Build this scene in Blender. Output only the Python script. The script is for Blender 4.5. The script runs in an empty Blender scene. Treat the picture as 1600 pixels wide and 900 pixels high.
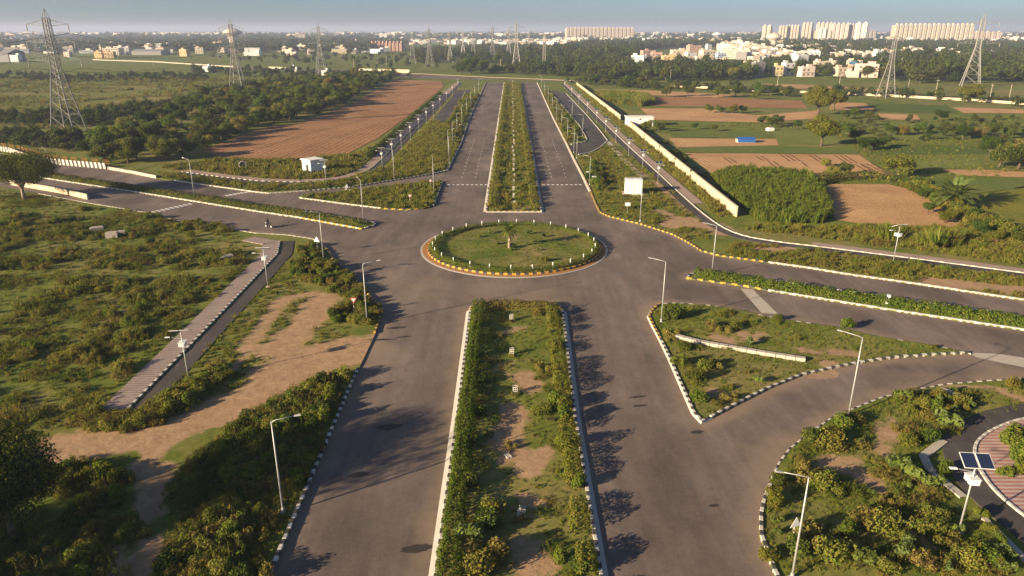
import bpy, math, random
import numpy as np
from mathutils import Vector, Matrix, Euler
from mathutils.geometry import delaunay_2d_cdt

R = math.radians
SC = bpy.context.scene
COL = SC.collection
rng = np.random.default_rng(7)
random.seed(7)

# ---------------------------------------------------------------- camera, sky, sun, exposure
cam_d = bpy.data.cameras.new('camera')
cam = bpy.data.objects.new('camera', cam_d)
COL.objects.link(cam)
SC.camera = cam
cam.location = (0, 0, 35)
cam.rotation_euler = (R(90 - 20.0), 0, 0)
cam_d.sensor_width = 36
cam_d.lens = 36 * 1110 / 1600
cam_d.clip_start = 0.5
cam_d.clip_end = 60000

SUN_EL, SUN_AZ = 15.5, 31.0           # shadows run 31 degrees from +X towards +Y
sun_to = Vector((math.cos(R(SUN_AZ)) * math.cos(R(SUN_EL)), math.sin(R(SUN_AZ)) * math.cos(R(SUN_EL)), -math.sin(R(SUN_EL))))
world = bpy.data.worlds.new('World')
SC.world = world
world.use_nodes = True
wn = world.node_tree.nodes
sky = wn.new('ShaderNodeTexSky')
sky.sky_type = 'NISHITA'
sky.sun_disc = False
sky.sun_elevation = R(SUN_EL)
sky.sun_rotation = math.atan2(-sun_to.x, -sun_to.y)
sky.air_density = 0.66
sky.dust_density = 0.8
sky.ozone_density = 3.2
wn['Background'].inputs[1].default_value = 0.05
world.node_tree.links.new(sky.outputs[0], wn['Background'].inputs[0])
sl = bpy.data.lights.new('sun', 'SUN')
sl.energy = 5.0
sl.angle = R(0.53)
sl.color = (1.0, 0.82, 0.56)
sun = bpy.data.objects.new('sun', sl)
sun.rotation_euler = sun_to.to_track_quat('-Z', 'Y').to_euler()
COL.objects.link(sun)
SC.view_settings.view_transform = 'Standard'
SC.view_settings.look = 'None'
SC.view_settings.exposure = 1.18
SC.view_settings.gamma = 1
SC.render.engine = 'CYCLES'
SC.cycles.use_denoising = True
SC.cycles.max_bounces = 5
SC.cycles.diffuse_bounces = 2
SC.cycles.glossy_bounces = 2
SC.cycles.transmission_bounces = 2
SC.cycles.volume_bounces = 0
SC.cycles.transparent_max_bounces = 8

# ---------------------------------------------------------------- helpers
def tag(o, label=None, cat=None, group=None, kind=None):
    if label: o['label'] = label
    if cat: o['category'] = cat
    if group: o['group'] = group
    if kind: o['kind'] = kind
    return o

def link(o, parent=None):
    COL.objects.link(o)
    if parent is not None: o.parent = parent
    return o

def empty(name, loc=(0, 0, 0), rz=0):
    o = bpy.data.objects.new(name, None)
    o.empty_display_size = 0.3
    o.location = loc
    o.rotation_euler = (0, 0, rz)
    return link(o)

def mesh_np(name, V, F, mats=(), mi=None, smooth=False, attrs=None):
    """mesh from arrays; F is an (n,k) array or a list of tuples"""
    V = np.asarray(V, np.float32).reshape(-1, 3)
    me = bpy.data.meshes.new(name)
    me.vertices.add(len(V))
    me.vertices.foreach_set('co', V.ravel())
    if isinstance(F, np.ndarray):
        k = F.shape[1]; n = len(F)
        idx = F.astype(np.int32).ravel()
        start = np.arange(n, dtype=np.int32) * k
    else:
        n = len(F)
        ln = np.array([len(f) for f in F], np.int32)
        idx = np.array([i for f in F for i in f], np.int32)
        start = np.concatenate([[0], np.cumsum(ln)[:-1]]).astype(np.int32)
    me.loops.add(len(idx))
    me.loops.foreach_set('vertex_index', idx)
    me.polygons.add(n)
    me.polygons.foreach_set('loop_start', start)
    if mi is not None: me.polygons.foreach_set('material_index', np.asarray(mi, np.int32))
    me.polygons.foreach_set('use_smooth', np.full(n, bool(smooth)))
    for m in mats: me.materials.append(m)
    for a, v in (attrs or {}).items():
        at = me.attributes.new(a, 'FLOAT', 'POINT')
        at.data.foreach_set('value', np.asarray(v, np.float32))
    me.update(calc_edges=True)
    me.validate()
    return me

def obj(name, me, parent=None, loc=(0, 0, 0), rz=0):
    o = bpy.data.objects.new(name, me)
    o.location = loc
    o.rotation_euler = (0, 0, rz)
    return link(o, parent)

class MB:
    """collects shapes for one mesh"""
    def __init__(s): s.v = []; s.f = []; s.m = []
    def add(s, v, f, m=0):
        b = len(s.v)
        s.v += [tuple(p) for p in v]
        s.f += [tuple(i + b for i in q) for q in f]
        s.m += [m] * len(f)
    def box(s, c, d, rz=0, m=0, M=None):
        x, y, z = d[0] / 2, d[1] / 2, d[2] / 2
        p = [Vector((a, b, e)) for e in (-z, z) for a, b in ((-x, -y), (x, -y), (x, y), (-x, y))]
        Q = Matrix.Translation(c) @ (Matrix.Rotation(rz, 4, 'Z') if M is None else M)
        s.add([Q @ q for q in p], [(3, 2, 1, 0), (4, 5, 6, 7), (0, 1, 5, 4), (1, 2, 6, 5), (2, 3, 7, 6), (3, 0, 4, 7)], m)
    def tube(s, p, r, n=8, m=0, cap=True):
        p = [Vector(q) for q in p]
        r = [r] * len(p) if not hasattr(r, '__len__') else r
        v = []; f = []
        for i, q in enumerate(p):
            d = (p[min(i + 1, len(p) - 1)] - p[max(i - 1, 0)]).normalized()
            a = d.cross(Vector((0, 0, 1)) if abs(d.z) < .9 else Vector((1, 0, 0))).normalized(); b = d.cross(a)
            for k in range(n):
                t = 2 * math.pi * k / n
                v.append(q + (a * math.cos(t) + b * math.sin(t)) * r[i])
        for i in range(len(p) - 1):
            for k in range(n):
                f.append((i * n + k, i * n + (k + 1) % n, (i + 1) * n + (k + 1) % n, (i + 1) * n + k))
        if cap:
            f.append(tuple(range(n))[::-1]); f.append(tuple((len(p) - 1) * n + k for k in range(n)))
        s.add(v, f, m)
    def prism(s, poly, z0, z1, m=0):
        n = len(poly)
        s.add([(x, y, z0) for x, y in poly] + [(x, y, z1) for x, y in poly],
              [tuple(range(n))[::-1], tuple(range(n, 2 * n))] + [(i, (i + 1) % n, n + (i + 1) % n, n + i) for i in range(n)], m)
    def lathe(s, prof, n=16, c=(0, 0, 0), m=0):
        v = []; f = []
        for r, z in prof:
            for k in range(n):
                t = 2 * math.pi * k / n
                v.append((c[0] + r * math.cos(t), c[1] + r * math.sin(t), c[2] + z))
        for i in range(len(prof) - 1):
            for k in range(n):
                f.append((i * n + k, i * n + (k + 1) % n, (i + 1) * n + (k + 1) % n, (i + 1) * n + k))
        f.append(tuple(range(n))[::-1]); f.append(tuple((len(prof) - 1) * n + k for k in range(n)))
        s.add(v, f, m)
    def mesh(s, name, mats, smooth=False): return mesh_np(name, s.v, s.f, mats, s.m, smooth)
    def obj(s, name, mats, parent=None, loc=(0, 0, 0), rz=0, smooth=False):
        return obj(name, s.mesh(name, mats if isinstance(mats, (list, tuple)) else [mats], smooth), parent, loc, rz)

def dup(root, loc, rz=0, scale=None, **k):
    """a copy of a thing with copies of its parts and sub-parts"""
    r = root.copy(); COL.objects.link(r)
    r.location = loc; r.rotation_euler = (0, 0, rz)
    if scale is not None: r.scale = scale if hasattr(scale, '__len__') else (scale,) * 3
    for ch in root.children:
        c = ch.copy(); COL.objects.link(c); c.parent = r
        for g in ch.children:
            d = g.copy(); COL.objects.link(d); d.parent = c
    return tag(r, **k)

# plan geometry ------------------------------------------------------------
def dense(pts, step, closed=False):
    pts = [np.array(p, float) for p in pts]
    if closed: pts = pts + [pts[0]]
    out = []
    for a, b in zip(pts[:-1], pts[1:]):
        n = max(1, int(round(np.linalg.norm(b - a) / step)))
        out += [a + (b - a) * i / n for i in range(n)]
    if not closed: out.append(pts[-1])
    return np.array(out)

def smooth(pts, it=2, closed=False):
    p = [np.array(q, float) for q in pts]
    for _ in range(it):
        q = []
        m = len(p)
        rngi = range(m if closed else m - 1)
        if not closed: q.append(p[0])
        for i in rngi:
            a, b = p[i], p[(i + 1) % m]
            q += [a * .75 + b * .25, a * .25 + b * .75]
        if not closed: q.append(p[-1])
        p = q
    return np.array(p)

def offset(pts, d, closed=False):
    p = np.asarray(pts, float)
    if closed: t = np.roll(p, -1, 0) - np.roll(p, 1, 0)
    else: t = np.gradient(p, axis=0)
    t /= np.linalg.norm(t, axis=1)[:, None] + 1e-9
    return p + np.stack([-t[:, 1], t[:, 0]], 1) * d      # positive: to the left of travel

def inpoly(P, poly):
    P = np.asarray(P, float); q = np.asarray(poly, float)
    x, y = P[:, 0], P[:, 1]; r = np.zeros(len(P), bool)
    j = len(q) - 1
    for i in range(len(q)):
        c = (q[i, 1] > y) != (q[j, 1] > y)
        xi = (q[j, 0] - q[i, 0]) * (y - q[i, 1]) / (q[j, 1] - q[i, 1] + 1e-12) + q[i, 0]
        r ^= c & (x < xi); j = i
    return r

def dline(P, line, closed=False):
    P = np.asarray(P, float); L = np.asarray(line, float)
    if closed: L = np.vstack([L, L[:1]])
    d = np.full(len(P), 1e9)
    for a, b in zip(L[:-1], L[1:]):
        ab = b - a; t = np.clip(((P - a) @ ab) / (ab @ ab + 1e-12), 0, 1)
        d = np.minimum(d, np.linalg.norm(P - a - t[:, None] * ab, axis=1))
    return d

def vnoise(P, scale, seed=0):
    """smooth value noise in 0..1"""
    q = np.asarray(P, float) / scale + seed * 17.31
    i = np.floor(q).astype(np.int64); f = q - i; f = f * f * (3 - 2 * f)
    def h(a, b):
        n = (a * 374761393 + b * 668265263 + seed * 974711) & 0x7fffffff
        n = ((n ^ (n >> 13)) * 1274126177) & 0x7fffffff
        return ((n ^ (n >> 16)) & 0xffff) / 65535.
    a, b = i[:, 0], i[:, 1]
    return (h(a, b) * (1 - f[:, 0]) + h(a + 1, b) * f[:, 0]) * (1 - f[:, 1]) + (h(a, b + 1) * (1 - f[:, 0]) + h(a + 1, b + 1) * f[:, 0]) * f[:, 1]

def tz(P):
    """height of the verges"""
    P = np.atleast_2d(np.asarray(P, float))
    return 0.12 + 0.05 * (vnoise(P, 3.0, 3) - .5)

def zat(x, y): return float(tz([(x, y)])[0])

def rand_in(poly, n, seed=1):
    r = np.random.default_rng(seed); q = np.asarray(poly, float)
    lo, hi = q.min(0), q.max(0); out = np.zeros((0, 2))
    for _ in range(60):
        p = lo + r.random((max(n * 2, 50), 2)) * (hi - lo)
        out = np.vstack([out, p[inpoly(p, q)]])
        if len(out) >= n: break
    return out[:n]

def area(poly):
    q = np.asarray(poly, float); x, y = q[:, 0], q[:, 1]
    return abs(np.dot(x, np.roll(y, -1)) - np.dot(y, np.roll(x, -1))) / 2

# ---------------------------------------------------------------- materials
MAT = {}
class NT:
    def __init__(s, name):
        s.m = bpy.data.materials.new(name); s.m.use_nodes = True
        s.t = s.m.node_tree; s.n = s.t.nodes; s.b = s.n['Principled BSDF']; MAT[name] = s.m
    def new(s, k, **p):
        x = s.n.new(k)
        for a, v in p.items(): setattr(x, a, v)
        return x
    def l(s, a, b): s.t.links.new(a, b)
    def pos(s, scale=(1, 1, 1), rz=0):
        g = s.new('ShaderNodeNewGeometry'); m = s.new('ShaderNodeMapping')
        m.inputs['Scale'].default_value = scale; m.inputs['Rotation'].default_value = (0, 0, rz)
        s.l(g.outputs['Position'], m.inputs[0]); return m.outputs[0]
    def noise(s, scale, detail=4, vec=None, rough=.6):
        x = s.new('ShaderNodeTexNoise'); x.inputs['Scale'].default_value = scale
        x.inputs['Detail'].default_value = detail; x.inputs['Roughness'].default_value = rough
        s.l(vec if vec is not None else s.pos(), x.inputs['Vector']); return x.outputs[0]
    def ramp(s, fac, *st):
        x = s.new('ShaderNodeValToRGB'); e = x.color_ramp.elements
        while len(e) < len(st): e.new(.5)
        for i, (p, c) in enumerate(st):
            e[i].position = p; e[i].color = (*c, 1) if hasattr(c, '__len__') else (c, c, c, 1)
        s.l(fac, x.inputs[0]); return x.outputs[0]
    def mix(s, f, a, b, mode='MIX'):
        x = s.new('ShaderNodeMix', data_type='RGBA', blend_type=mode)
        for k, v in ((0, f), (6, a), (7, b)):
            if hasattr(v, 'is_linked') or isinstance(v, bpy.types.NodeSocket): s.l(v, x.inputs[k])
            elif k == 0: x.inputs[0].default_value = v
            else: x.inputs[k].default_value = (*v, 1) if hasattr(v, '__len__') else (v, v, v, 1)
        return x.outputs[2]
    def math(s, op, a, b=0.0, c=None):
        x = s.new('ShaderNodeMath', operation=op)
        for k, v in enumerate((a, b, c)):
            if v is None: continue
            if isinstance(v, bpy.types.NodeSocket): s.l(v, x.inputs[k])
            else: x.inputs[k].default_value = v
        return x.outputs[0]
    def attr(s, name):
        x = s.new('ShaderNodeAttribute'); x.attribute_name = name; return x.outputs['Fac']
    def bump(s, h, strength=.4, dist=.1):
        x = s.new('ShaderNodeBump'); x.inputs['Strength'].default_value = strength; x.inputs['Distance'].default_value = dist
        s.l(h, x.inputs['Height']); s.l(x.outputs[0], s.b.inputs['Normal'])
    def out(s, col, rough=.9, spec=.2):
        if isinstance(col, bpy.types.NodeSocket): s.l(col, s.b.inputs['Base Color'])
        else: s.b.inputs['Base Color'].default_value = (*col, 1)
        s.b.inputs['Roughness'].default_value = rough
        s.b.inputs['Specular IOR Level'].default_value = spec
        return s.m

def plain(name, col, rough=.7, spec=.3, var=.15, scale=2.0, metal=0.0):
    t = NT(name)
    c = t.mix(t.noise(scale, 5), tuple(x * (1 - var) for x in col), tuple(min(1, x * (1 + var)) for x in col))
    t.b.inputs['Metallic'].default_value = metal
    return t.out(c, rough, spec)

def ground_mat(name, g1, g2, dry, soil, soil2):
    t = NT(name)
    big = t.noise(.022, 4); mid = t.noise(.16, 5); fine = t.noise(1.3, 6, rough=.7)
    c = t.mix(t.ramp(mid, (.36, 0), (.64, 1)), g1, g2)
    f = t.math('ADD', t.math('MULTIPLY', big, .55), t.math('MULTIPLY', t.noise(.45, 5), .45))
    f = t.math('ADD', f, t.math('MULTIPLY', t.attr('dry'), .3))
    c = t.mix(t.ramp(f, (.56, 0), (.76, 1)), c, dry)
    s = t.mix(t.ramp(t.noise(.7, 6), (.3, 0), (.7, 1)), soil, soil2)
    d = t.math('ADD', t.math('MULTIPLY', t.attr('dirt'), 1.15), t.math('MULTIPLY', t.math('SUBTRACT', t.noise(.8, 6, rough=.75), .5), 1.1))
    c = t.mix(t.ramp(d, (.36, 0), (.66, 1)), c, s)
    c = t.mix(.75, c, t.ramp(fine, (.25, .62), (.75, 1.32)), 'MULTIPLY')
    t.bump(t.noise(2.2, 6, rough=.7), .32, .16)
    return t.out(c, .95, .1)

ground_mat('meadow', (.105, .140, .020), (.185, .195, .038), (.270, .215, .078), (.47, .30, .170), (.38, .235, .132))

def asphalt_mat(name, base):
    t = NT(name)
    c = t.mix(t.ramp(t.noise(.11, 5), (.3, 0), (.7, 1)), tuple(x * .80 for x in base), tuple(x * 1.16 for x in base))
    st = t.noise(1.0, 3, t.pos((.9, .05, 1)))
    c = t.mix(.55, c, t.ramp(st, (.3, .80), (.7, 1.22)), 'MULTIPLY')
    c = t.mix(.6, c, t.ramp(t.noise(5, 4, rough=.8), (.3, .86), (.7, 1.14)), 'MULTIPLY')
    c = t.mix(.8, c, t.ramp(t.noise(.32, 7, t.pos((1, .4, 1)), .72), (.3, .74), (.72, 1.30)), 'MULTIPLY')
    c = t.mix(.8, c, t.ramp(t.noise(.07, 4, t.pos((1.3, .5, 1)), .6), (.35, .68), (.65, 1.26)), 'MULTIPLY')
    c = t.mix(.7, c, t.ramp(t.noise(2.2, 8, rough=.8), (.32, .78), (.68, 1.22)), 'MULTIPLY')
    scuff = t.ramp(t.noise(1.1, 5, t.pos((1, .7, 1)), .75), (.60, 0), (.72, 1))
    c = t.mix(t.math('MULTIPLY', scuff, .38), c, (.30, .23, .165))
    stain = t.ramp(t.noise(.55, 3, t.pos((1, .55, 1)), .5), (.70, 0), (.76, 1))
    c = t.mix(t.math('MULTIPLY', stain, .5), c, (.05, .042, .036))
    d = t.math('ADD', t.attr('dust'), t.math('MULTIPLY', t.math('SUBTRACT', t.noise(.5, 6, rough=.7), .5), .9))
    c = t.mix(t.math('MULTIPLY', t.ramp(d, (.25, 0), (.95, 1)), .85), c, (.30, .215, .145))
    t.bump(t.noise(9, 5, rough=.8), .18, .02)
    return t.out(c, .85, .25)
asphalt_mat('asphalt', (.184, .138, .112))
asphalt_mat('track_asphalt', (.085, .070, .062))

def soil_mat(name, c1, c2, rot=0, rows=0, rowamt=.25):
    t = NT(name)
    c = t.mix(t.ramp(t.noise(.06, 5), (.32, 0), (.68, 1)), c1, c2)
    c = t.mix(.6, c, t.ramp(t.noise(.9, 6, rough=.75), (.3, .78), (.7, 1.18)), 'MULTIPLY')
    h = t.noise(1.6, 6, rough=.8)
    if rows:
        w = t.new('ShaderNodeTexWave', wave_type='BANDS', bands_direction='X'); w.inputs['Scale'].default_value = rows
        w.inputs['Distortion'].default_value = 1.2; w.inputs['Detail'].default_value = 2; w.inputs['Detail Scale'].default_value = .3
        t.l(t.pos(rz=rot), w.inputs['Vector'])
        h = t.mix(.22, h, w.outputs[0])
    t.bump(h, .9, .35)
    return t.out(c, .97, .1)
soil_mat('ploughed', (.400, .215, .105), (.310, .155, .075), R(4), .16)
soil_mat('sandy_field', (.60, .35, .175), (.44, .25, .125), R(-6), .22)
soil_mat('sandy_plain', (.60, .35, .170), (.42, .235, .115))
soil_mat('dry_earth', (.42, .29, .185), (.33, .215, .135))
for n, a, b in (('crop_yellow', (.25, .21, .03), (.16, .175, .028)), ('crop_light', (.21, .22, .055), (.155, .185, .04)),
                ('crop_dark', (.085, .125, .024), (.12, .145, .03)), ('crop_mid', (.115, .165, .033), (.165, .175, .045)),
                ('lawn', (.085, .100, .030), (.145, .125, .048))):
    soil_mat(n, a, b)

def paver_mat(name, a, b, rz):
    t = NT(name)
    w = t.new('ShaderNodeTexWave', wave_type='BANDS', bands_direction='Y'); w.inputs['Scale'].default_value = .62
    w.inputs['Distortion'].default_value = .25; w.inputs['Detail Scale'].default_value = 3
    t.l(t.pos(rz=rz), w.inputs['Vector'])
    c = t.mix(t.ramp(w.outputs[0], (.42, 0), (.58, 1)), a, b)
    c = t.mix(.6, c, t.ramp(t.noise(.5, 6, rough=.7), (.3, .72), (.7, 1.18)), 'MULTIPLY')
    t.bump(w.outputs[0], .2, .02)
    return t.out(c, .9, .15)
paver_mat('paver', (.30, .205, .17), (.38, .305, .26), 0)
paver_mat('paver_red', (.44, .205, .165), (.52, .40, .34), 0)
paver_mat('paver_dusty', (.36, .24, .18), (.44, .33, .26), R(28))

plain('concrete', (.50, .43, .35), .9, .1, .2, 1.2)
plain('gutter', (.46, .42, .37), .9, .1, .15, 1.0)
plain('wall_cream', (.60, .49, .34), .9, .1, .2, .5)
plain('kerb_white', (.62, .57, .49), .8, .15, .3, 1.1)
plain('kerb_black', (.085, .077, .068), .8, .15, .5, 1.1)
plain('kerb_yellow', (.58, .34, .07), .8, .15, .35, 1.1)
plain('earth_red', (.40, .20, .075), .95, .1, .25, 1.0)
plain('paint', (.72, .69, .63), .8, .1, .25, 2.0)
plain('white_wall', (.78, .76, .70), .8, .2, .06, .4)
plain('galvanised', (.46, .45, .43), .5, .5, .12, 3, .3)
plain('steel_lattice', (.31, .29, .27), .6, .4, .15, .5, .2)
plain('white_metal', (.78, .77, .74), .45, .4, .06, 3)
plain('dark', (.03, .03, .032), .6, .3, .2, 2)
plain('cell_blue', (.018, .026, .060), .18, .6, .2, 9)
plain('red_sign', (.48, .10, .07), .5, .4, .15, 3)
plain('bark', (.13, .095, .065), .95, .1, .35, 4)
plain('bark_pale', (.30, .23, .165), .95, .1, .3, 4)
plain('tarp_blue', (.03, .12, .36), .6, .3, .15, 1)
plain('stone', (.46, .40, .33), .95, .1, .25, 2)
plain('rail_orange', (.40, .16, .035), .7, .3, .25, 2)

def leaf_mat(name, a, b, tip=None, trans=.3, dryness=.0):
    t = NT(name); t.n.remove(t.b)
    oi = t.new('ShaderNodeObjectInfo')
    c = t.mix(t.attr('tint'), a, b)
    if tip: c = t.mix(t.ramp(oi.outputs['Random'], (.35, 0), (1, 1)), c, tip)
    v = t.ramp(oi.outputs['Random'], (0, .72), (.5, 1.22), (1, .88))
    c = t.mix(1.0, c, v, 'MULTIPLY')
    d = t.new('ShaderNodeBsdfDiffuse'); r = t.new('ShaderNodeBsdfTranslucent'); x = t.new('ShaderNodeMixShader')
    x.inputs[0].default_value = trans
    t.l(c, d.inputs[0]); t.l(c, r.inputs[0]); t.l(d.outputs[0], x.inputs[1]); t.l(r.outputs[0], x.inputs[2])
    t.l(x.outputs[0], t.n['Material Output'].inputs[0])
    return t.m
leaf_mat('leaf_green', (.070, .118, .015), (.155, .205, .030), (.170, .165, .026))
leaf_mat('leaf_dark', (.036, .064, .014), (.080, .112, .024), (.100, .110, .024))
leaf_mat('leaf_olive', (.125, .140, .022), (.250, .235, .050), (.250, .195, .045))
leaf_mat('leaf_brown', (.130, .078, .034), (.215, .135, .058), (.16, .12, .045))
leaf_mat('leaf_pale', (.095, .140, .035), (.190, .230, .075), (.15, .18, .04))
leaf_mat('leaf_yellow', (.135, .135, .020), (.240, .215, .030), (.17, .16, .03))
leaf_mat('leaf_grass', (.115, .150, .018), (.255, .255, .050), (.270, .215, .060))
leaf_mat('leaf_hedge', (.070, .105, .016), (.150, .175, .030))
leaf_mat('leaf_far', (.034, .055, .020), (.078, .095, .032), (.085, .085, .03))

# ---------------------------------------------------------------- foliage shapes
def leaf_arrays(C, N, size, r, aspect=.55, up=.25, rnd=.65):
    n = len(C)
    N = N + r.normal(size=(n, 3)) * rnd; N[:, 2] += up
    N /= np.linalg.norm(N, axis=1)[:, None] + 1e-9
    t = np.cross(N, r.normal(size=(n, 3))); t /= np.linalg.norm(t, axis=1)[:, None] + 1e-9
    b = np.cross(N, t)
    s = (size * r.uniform(.6, 1.3, n))[:, None]
    V = np.stack([C - t * s, C + b * s * aspect, C + t * s, C - b * s * aspect], 1).reshape(-1, 3)
    return V, np.arange(4 * n).reshape(-1, 4)

def lobes_cloud(lobes, n, r, fill=.45):
    L = np.array(lobes, float); w = np.prod(L[:, 3:], 1) ** .67; w /= w.sum()
    k = r.choice(len(L), n, p=w)
    u = r.normal(size=(n, 3)); u /= np.linalg.norm(u, axis=1)[:, None]
    rad = fill + (1 - fill) * r.random(n) ** .6
    C = L[k, :3] + u * L[k, 3:] * rad[:, None]
    lt = r.random(len(L))
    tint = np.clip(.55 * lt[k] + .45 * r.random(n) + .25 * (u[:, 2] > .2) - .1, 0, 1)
    keep = C[:, 2] > .03
    return C[keep], u[keep], tint[keep]

def foliage_mesh(name, lobes, n, size, mats, seed, up=.25, rnd=.65, aspect=.55, fill=.45, second=0.0):
    r = np.random.default_rng(seed)
    C, u, tint = lobes_cloud(lobes, n, r, fill)
    V, F = leaf_arrays(C, u, size, r, aspect, up, rnd)
    mi = (r.random(len(F)) < second).astype(int) if second else np.zeros(len(F), int)
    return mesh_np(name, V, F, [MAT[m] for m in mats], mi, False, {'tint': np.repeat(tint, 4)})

def bush_lobes(seed, n=6, spread=.55, rad=(.35, .6), h=.5):
    r = np.random.default_rng(seed); o = []
    for i in range(n):
        a = r.random() * 6.283; d = spread * math.sqrt(r.random()); q = r.uniform(*rad)
        o.append((d * math.cos(a), d * math.sin(a), h * r.uniform(.55, 1.25), q, q, q * r.uniform(.75, 1.1)))
    return o

def blades_mesh(name, n, h, spread, w, mats, seed, lean=.35):
    r = np.random.default_rng(seed)
    a = r.random(n) * 6.283; d = spread * np.sqrt(r.random(n))
    B = np.stack([d * np.cos(a), d * np.sin(a), np.zeros(n)], 1)
    hh = h * r.uniform(.5, 1.15, n)
    az = r.random(n) * 6.283
    T = B + np.stack([np.cos(a) * lean * hh + r.normal(size=n) * .12 * hh, np.sin(a) * lean * hh + r.normal(size=n) * .12 * hh, hh], 1)
    M = B * .45 + T * .55; M[:, 2] += .12 * hh
    s = np.stack([np.cos(az), np.sin(az), np.zeros(n)], 1) * w
    V = np.stack([B - s, B + s, M + s * .8, M - s * .8, T], 1).reshape(-1, 3)
    F = []
    for i in range(n):
        F += [(5 * i, 5 * i + 1, 5 * i + 2, 5 * i + 3), (5 * i + 3, 5 * i + 2, 5 * i + 4)]
    return mesh_np(name, V, F, [MAT[m] for m in mats], None, False, {'tint': np.repeat(r.random(n), 5)})

def proto_coll(name, meshes):
    c = bpy.data.collections.new(name)
    for i, m in enumerate(meshes):
        o = bpy.data.objects.new('%s_%02d' % (name, i), m); c.objects.link(o)
    return c

def thicket(name, seed, mats, second, tall=1.0):
    """rank weeds: many small sprays at uneven heights, a few upright stems"""
    r = np.random.default_rng(seed); L = []
    for i in range(26):
        a = r.random() * 6.283; d = 1.15 * math.sqrt(r.random()); q = r.uniform(.10, .26)
        L.append((d * math.cos(a), d * math.sin(a), tall * r.uniform(.08, .62) * (1.15 - .5 * d), q, q, q * r.uniform(.6, 1.5)))
    C, u, tint = lobes_cloud(L, 1100, r, .2)
    V, F = leaf_arrays(C, u, .062, r, .45, .3, .8)
    mi = (r.random(len(F)) < second).astype(int)
    n = 46; a = r.random(n) * 6.283; d = 1.0 * np.sqrt(r.random(n)); h = tall * r.uniform(.35, 1.0, n)
    B = np.column_stack([d * np.cos(a), d * np.sin(a), np.zeros(n)]); T = B + np.column_stack([r.normal(size=n) * .18, r.normal(size=n) * .18, h])
    w = np.column_stack([np.cos(a * 3), np.sin(a * 3), np.zeros(n)]) * .016
    V2 = np.stack([B - w, B + w, T + w * .4, T - w * .4], 1).reshape(-1, 3)
    F2 = np.arange(4 * n).reshape(-1, 4) + len(V)
    return mesh_np(name, np.vstack([V, V2]), np.vstack([F, F2]), [MAT[m] for m in mats], np.concatenate([mi, np.ones(n, int)]), False, {'tint': np.concatenate([np.repeat(tint, 4), np.repeat(r.random(n), 4)])})

PROTO = {}
PROTO['bush'] = proto_coll('bush_kinds', [
    foliage_mesh('bush_a', bush_lobes(1), 1092, 0.081, ['leaf_green', 'leaf_olive'], 1, second=.15),
    foliage_mesh('bush_b', bush_lobes(2, 7, .6), 1196, 0.081, ['leaf_olive', 'leaf_green'], 2, second=.25),
    foliage_mesh('bush_c', bush_lobes(3, 5, .45, (.3, .5), .7), 988, 0.087, ['leaf_green', 'leaf_yellow'], 3, second=.1),
    foliage_mesh('bush_d', bush_lobes(4, 8, .75, (.25, .45), .4), 1092, 0.074, ['leaf_olive', 'leaf_brown'], 4, second=.22),
    foliage_mesh('bush_e', bush_lobes(5, 6, .6, (.3, .5), .45), 988, 0.081, ['leaf_brown', 'leaf_olive'], 5, second=.4),
    foliage_mesh('bush_f', bush_lobes(6, 5, .5, (.3, .5), .6), 494, 0.124, ['leaf_pale', 'leaf_green'], 6, up=.6, second=.25),
    foliage_mesh('bush_g', bush_lobes(8, 7, .6, (.3, .55), .55), 1196, 0.074, ['leaf_dark', 'leaf_green'], 8, second=.3),
    thicket('thicket_a', 61, ['leaf_green', 'leaf_olive'], .35),
    thicket('thicket_b', 62, ['leaf_olive', 'leaf_grass'], .4),
    thicket('thicket_c', 63, ['leaf_olive', 'leaf_brown'], .35),
    thicket('thicket_d', 64, ['leaf_grass', 'leaf_green'], .3, 1.4),
])
PROTO['tuft'] = proto_coll('tuft_kinds', [
    blades_mesh('tuft_a', 34, .42, .28, .025, ['leaf_grass'], 11),
    blades_mesh('tuft_b', 30, .30, .40, .028, ['leaf_grass'], 12, .5),
    blades_mesh('tuft_c', 34, .75, .30, .03, ['leaf_olive'], 13, .4),
    foliage_mesh('weed_a', [(0, 0, .1, .5, .5, .18), (.3, .2, .12, .3, .35, .2)], 90, .09, ['leaf_green'], 14, up=.8),
    foliage_mesh('weed_b', [(0, 0, .1, .5, .4, .15), (-.3, .2, .1, .3, .3, .16)], 80, .09, ['leaf_olive', 'leaf_brown'], 15, up=.8, second=.3),
])
PROTO['reed'] = proto_coll('reed_kinds', [
    blades_mesh('reed_a', 90, 2.0, .45, .045, ['leaf_grass'], 21, .3),
    blades_mesh('reed_b', 90, 1.6, .6, .045, ['leaf_olive'], 22, .45),
    blades_mesh('reed_c', 80, 1.8, .5, .05, ['leaf_green'], 23, .4),
])
PROTO['maize'] = proto_coll('maize_kinds', [
    blades_mesh('maize_a', 40, 2.3, .45, .085, ['leaf_green'], 31, .28),
    foliage_mesh('maize_b', [(0, 0, 1.3, .55, .55, 1.1)], 150, .25, ['leaf_green'], 32, up=.5, aspect=.22),
    foliage_mesh('maize_c', [(0, 0, 1.4, .6, .6, 1.2)], 150, .27, ['leaf_hedge'], 33, up=.4, aspect=.22),
])

def tree_lobes(seed, n=9, spread=.62, zc=1.15, zr=.42, rad=(.32, .52)):
    r = np.random.default_rng(seed); o = []
    for i in range(n):
        a = 6.283 * (i / n) + r.uniform(-.4, .4); d = spread * math.sqrt(r.uniform(.05, 1)); q = r.uniform(*rad)
        o.append((d * math.cos(a), d * math.sin(a), zc + zr * r.uniform(-1, 1) * (1 - .4 * d), q, q, q * r.uniform(.7, .95)))
    return o

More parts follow.
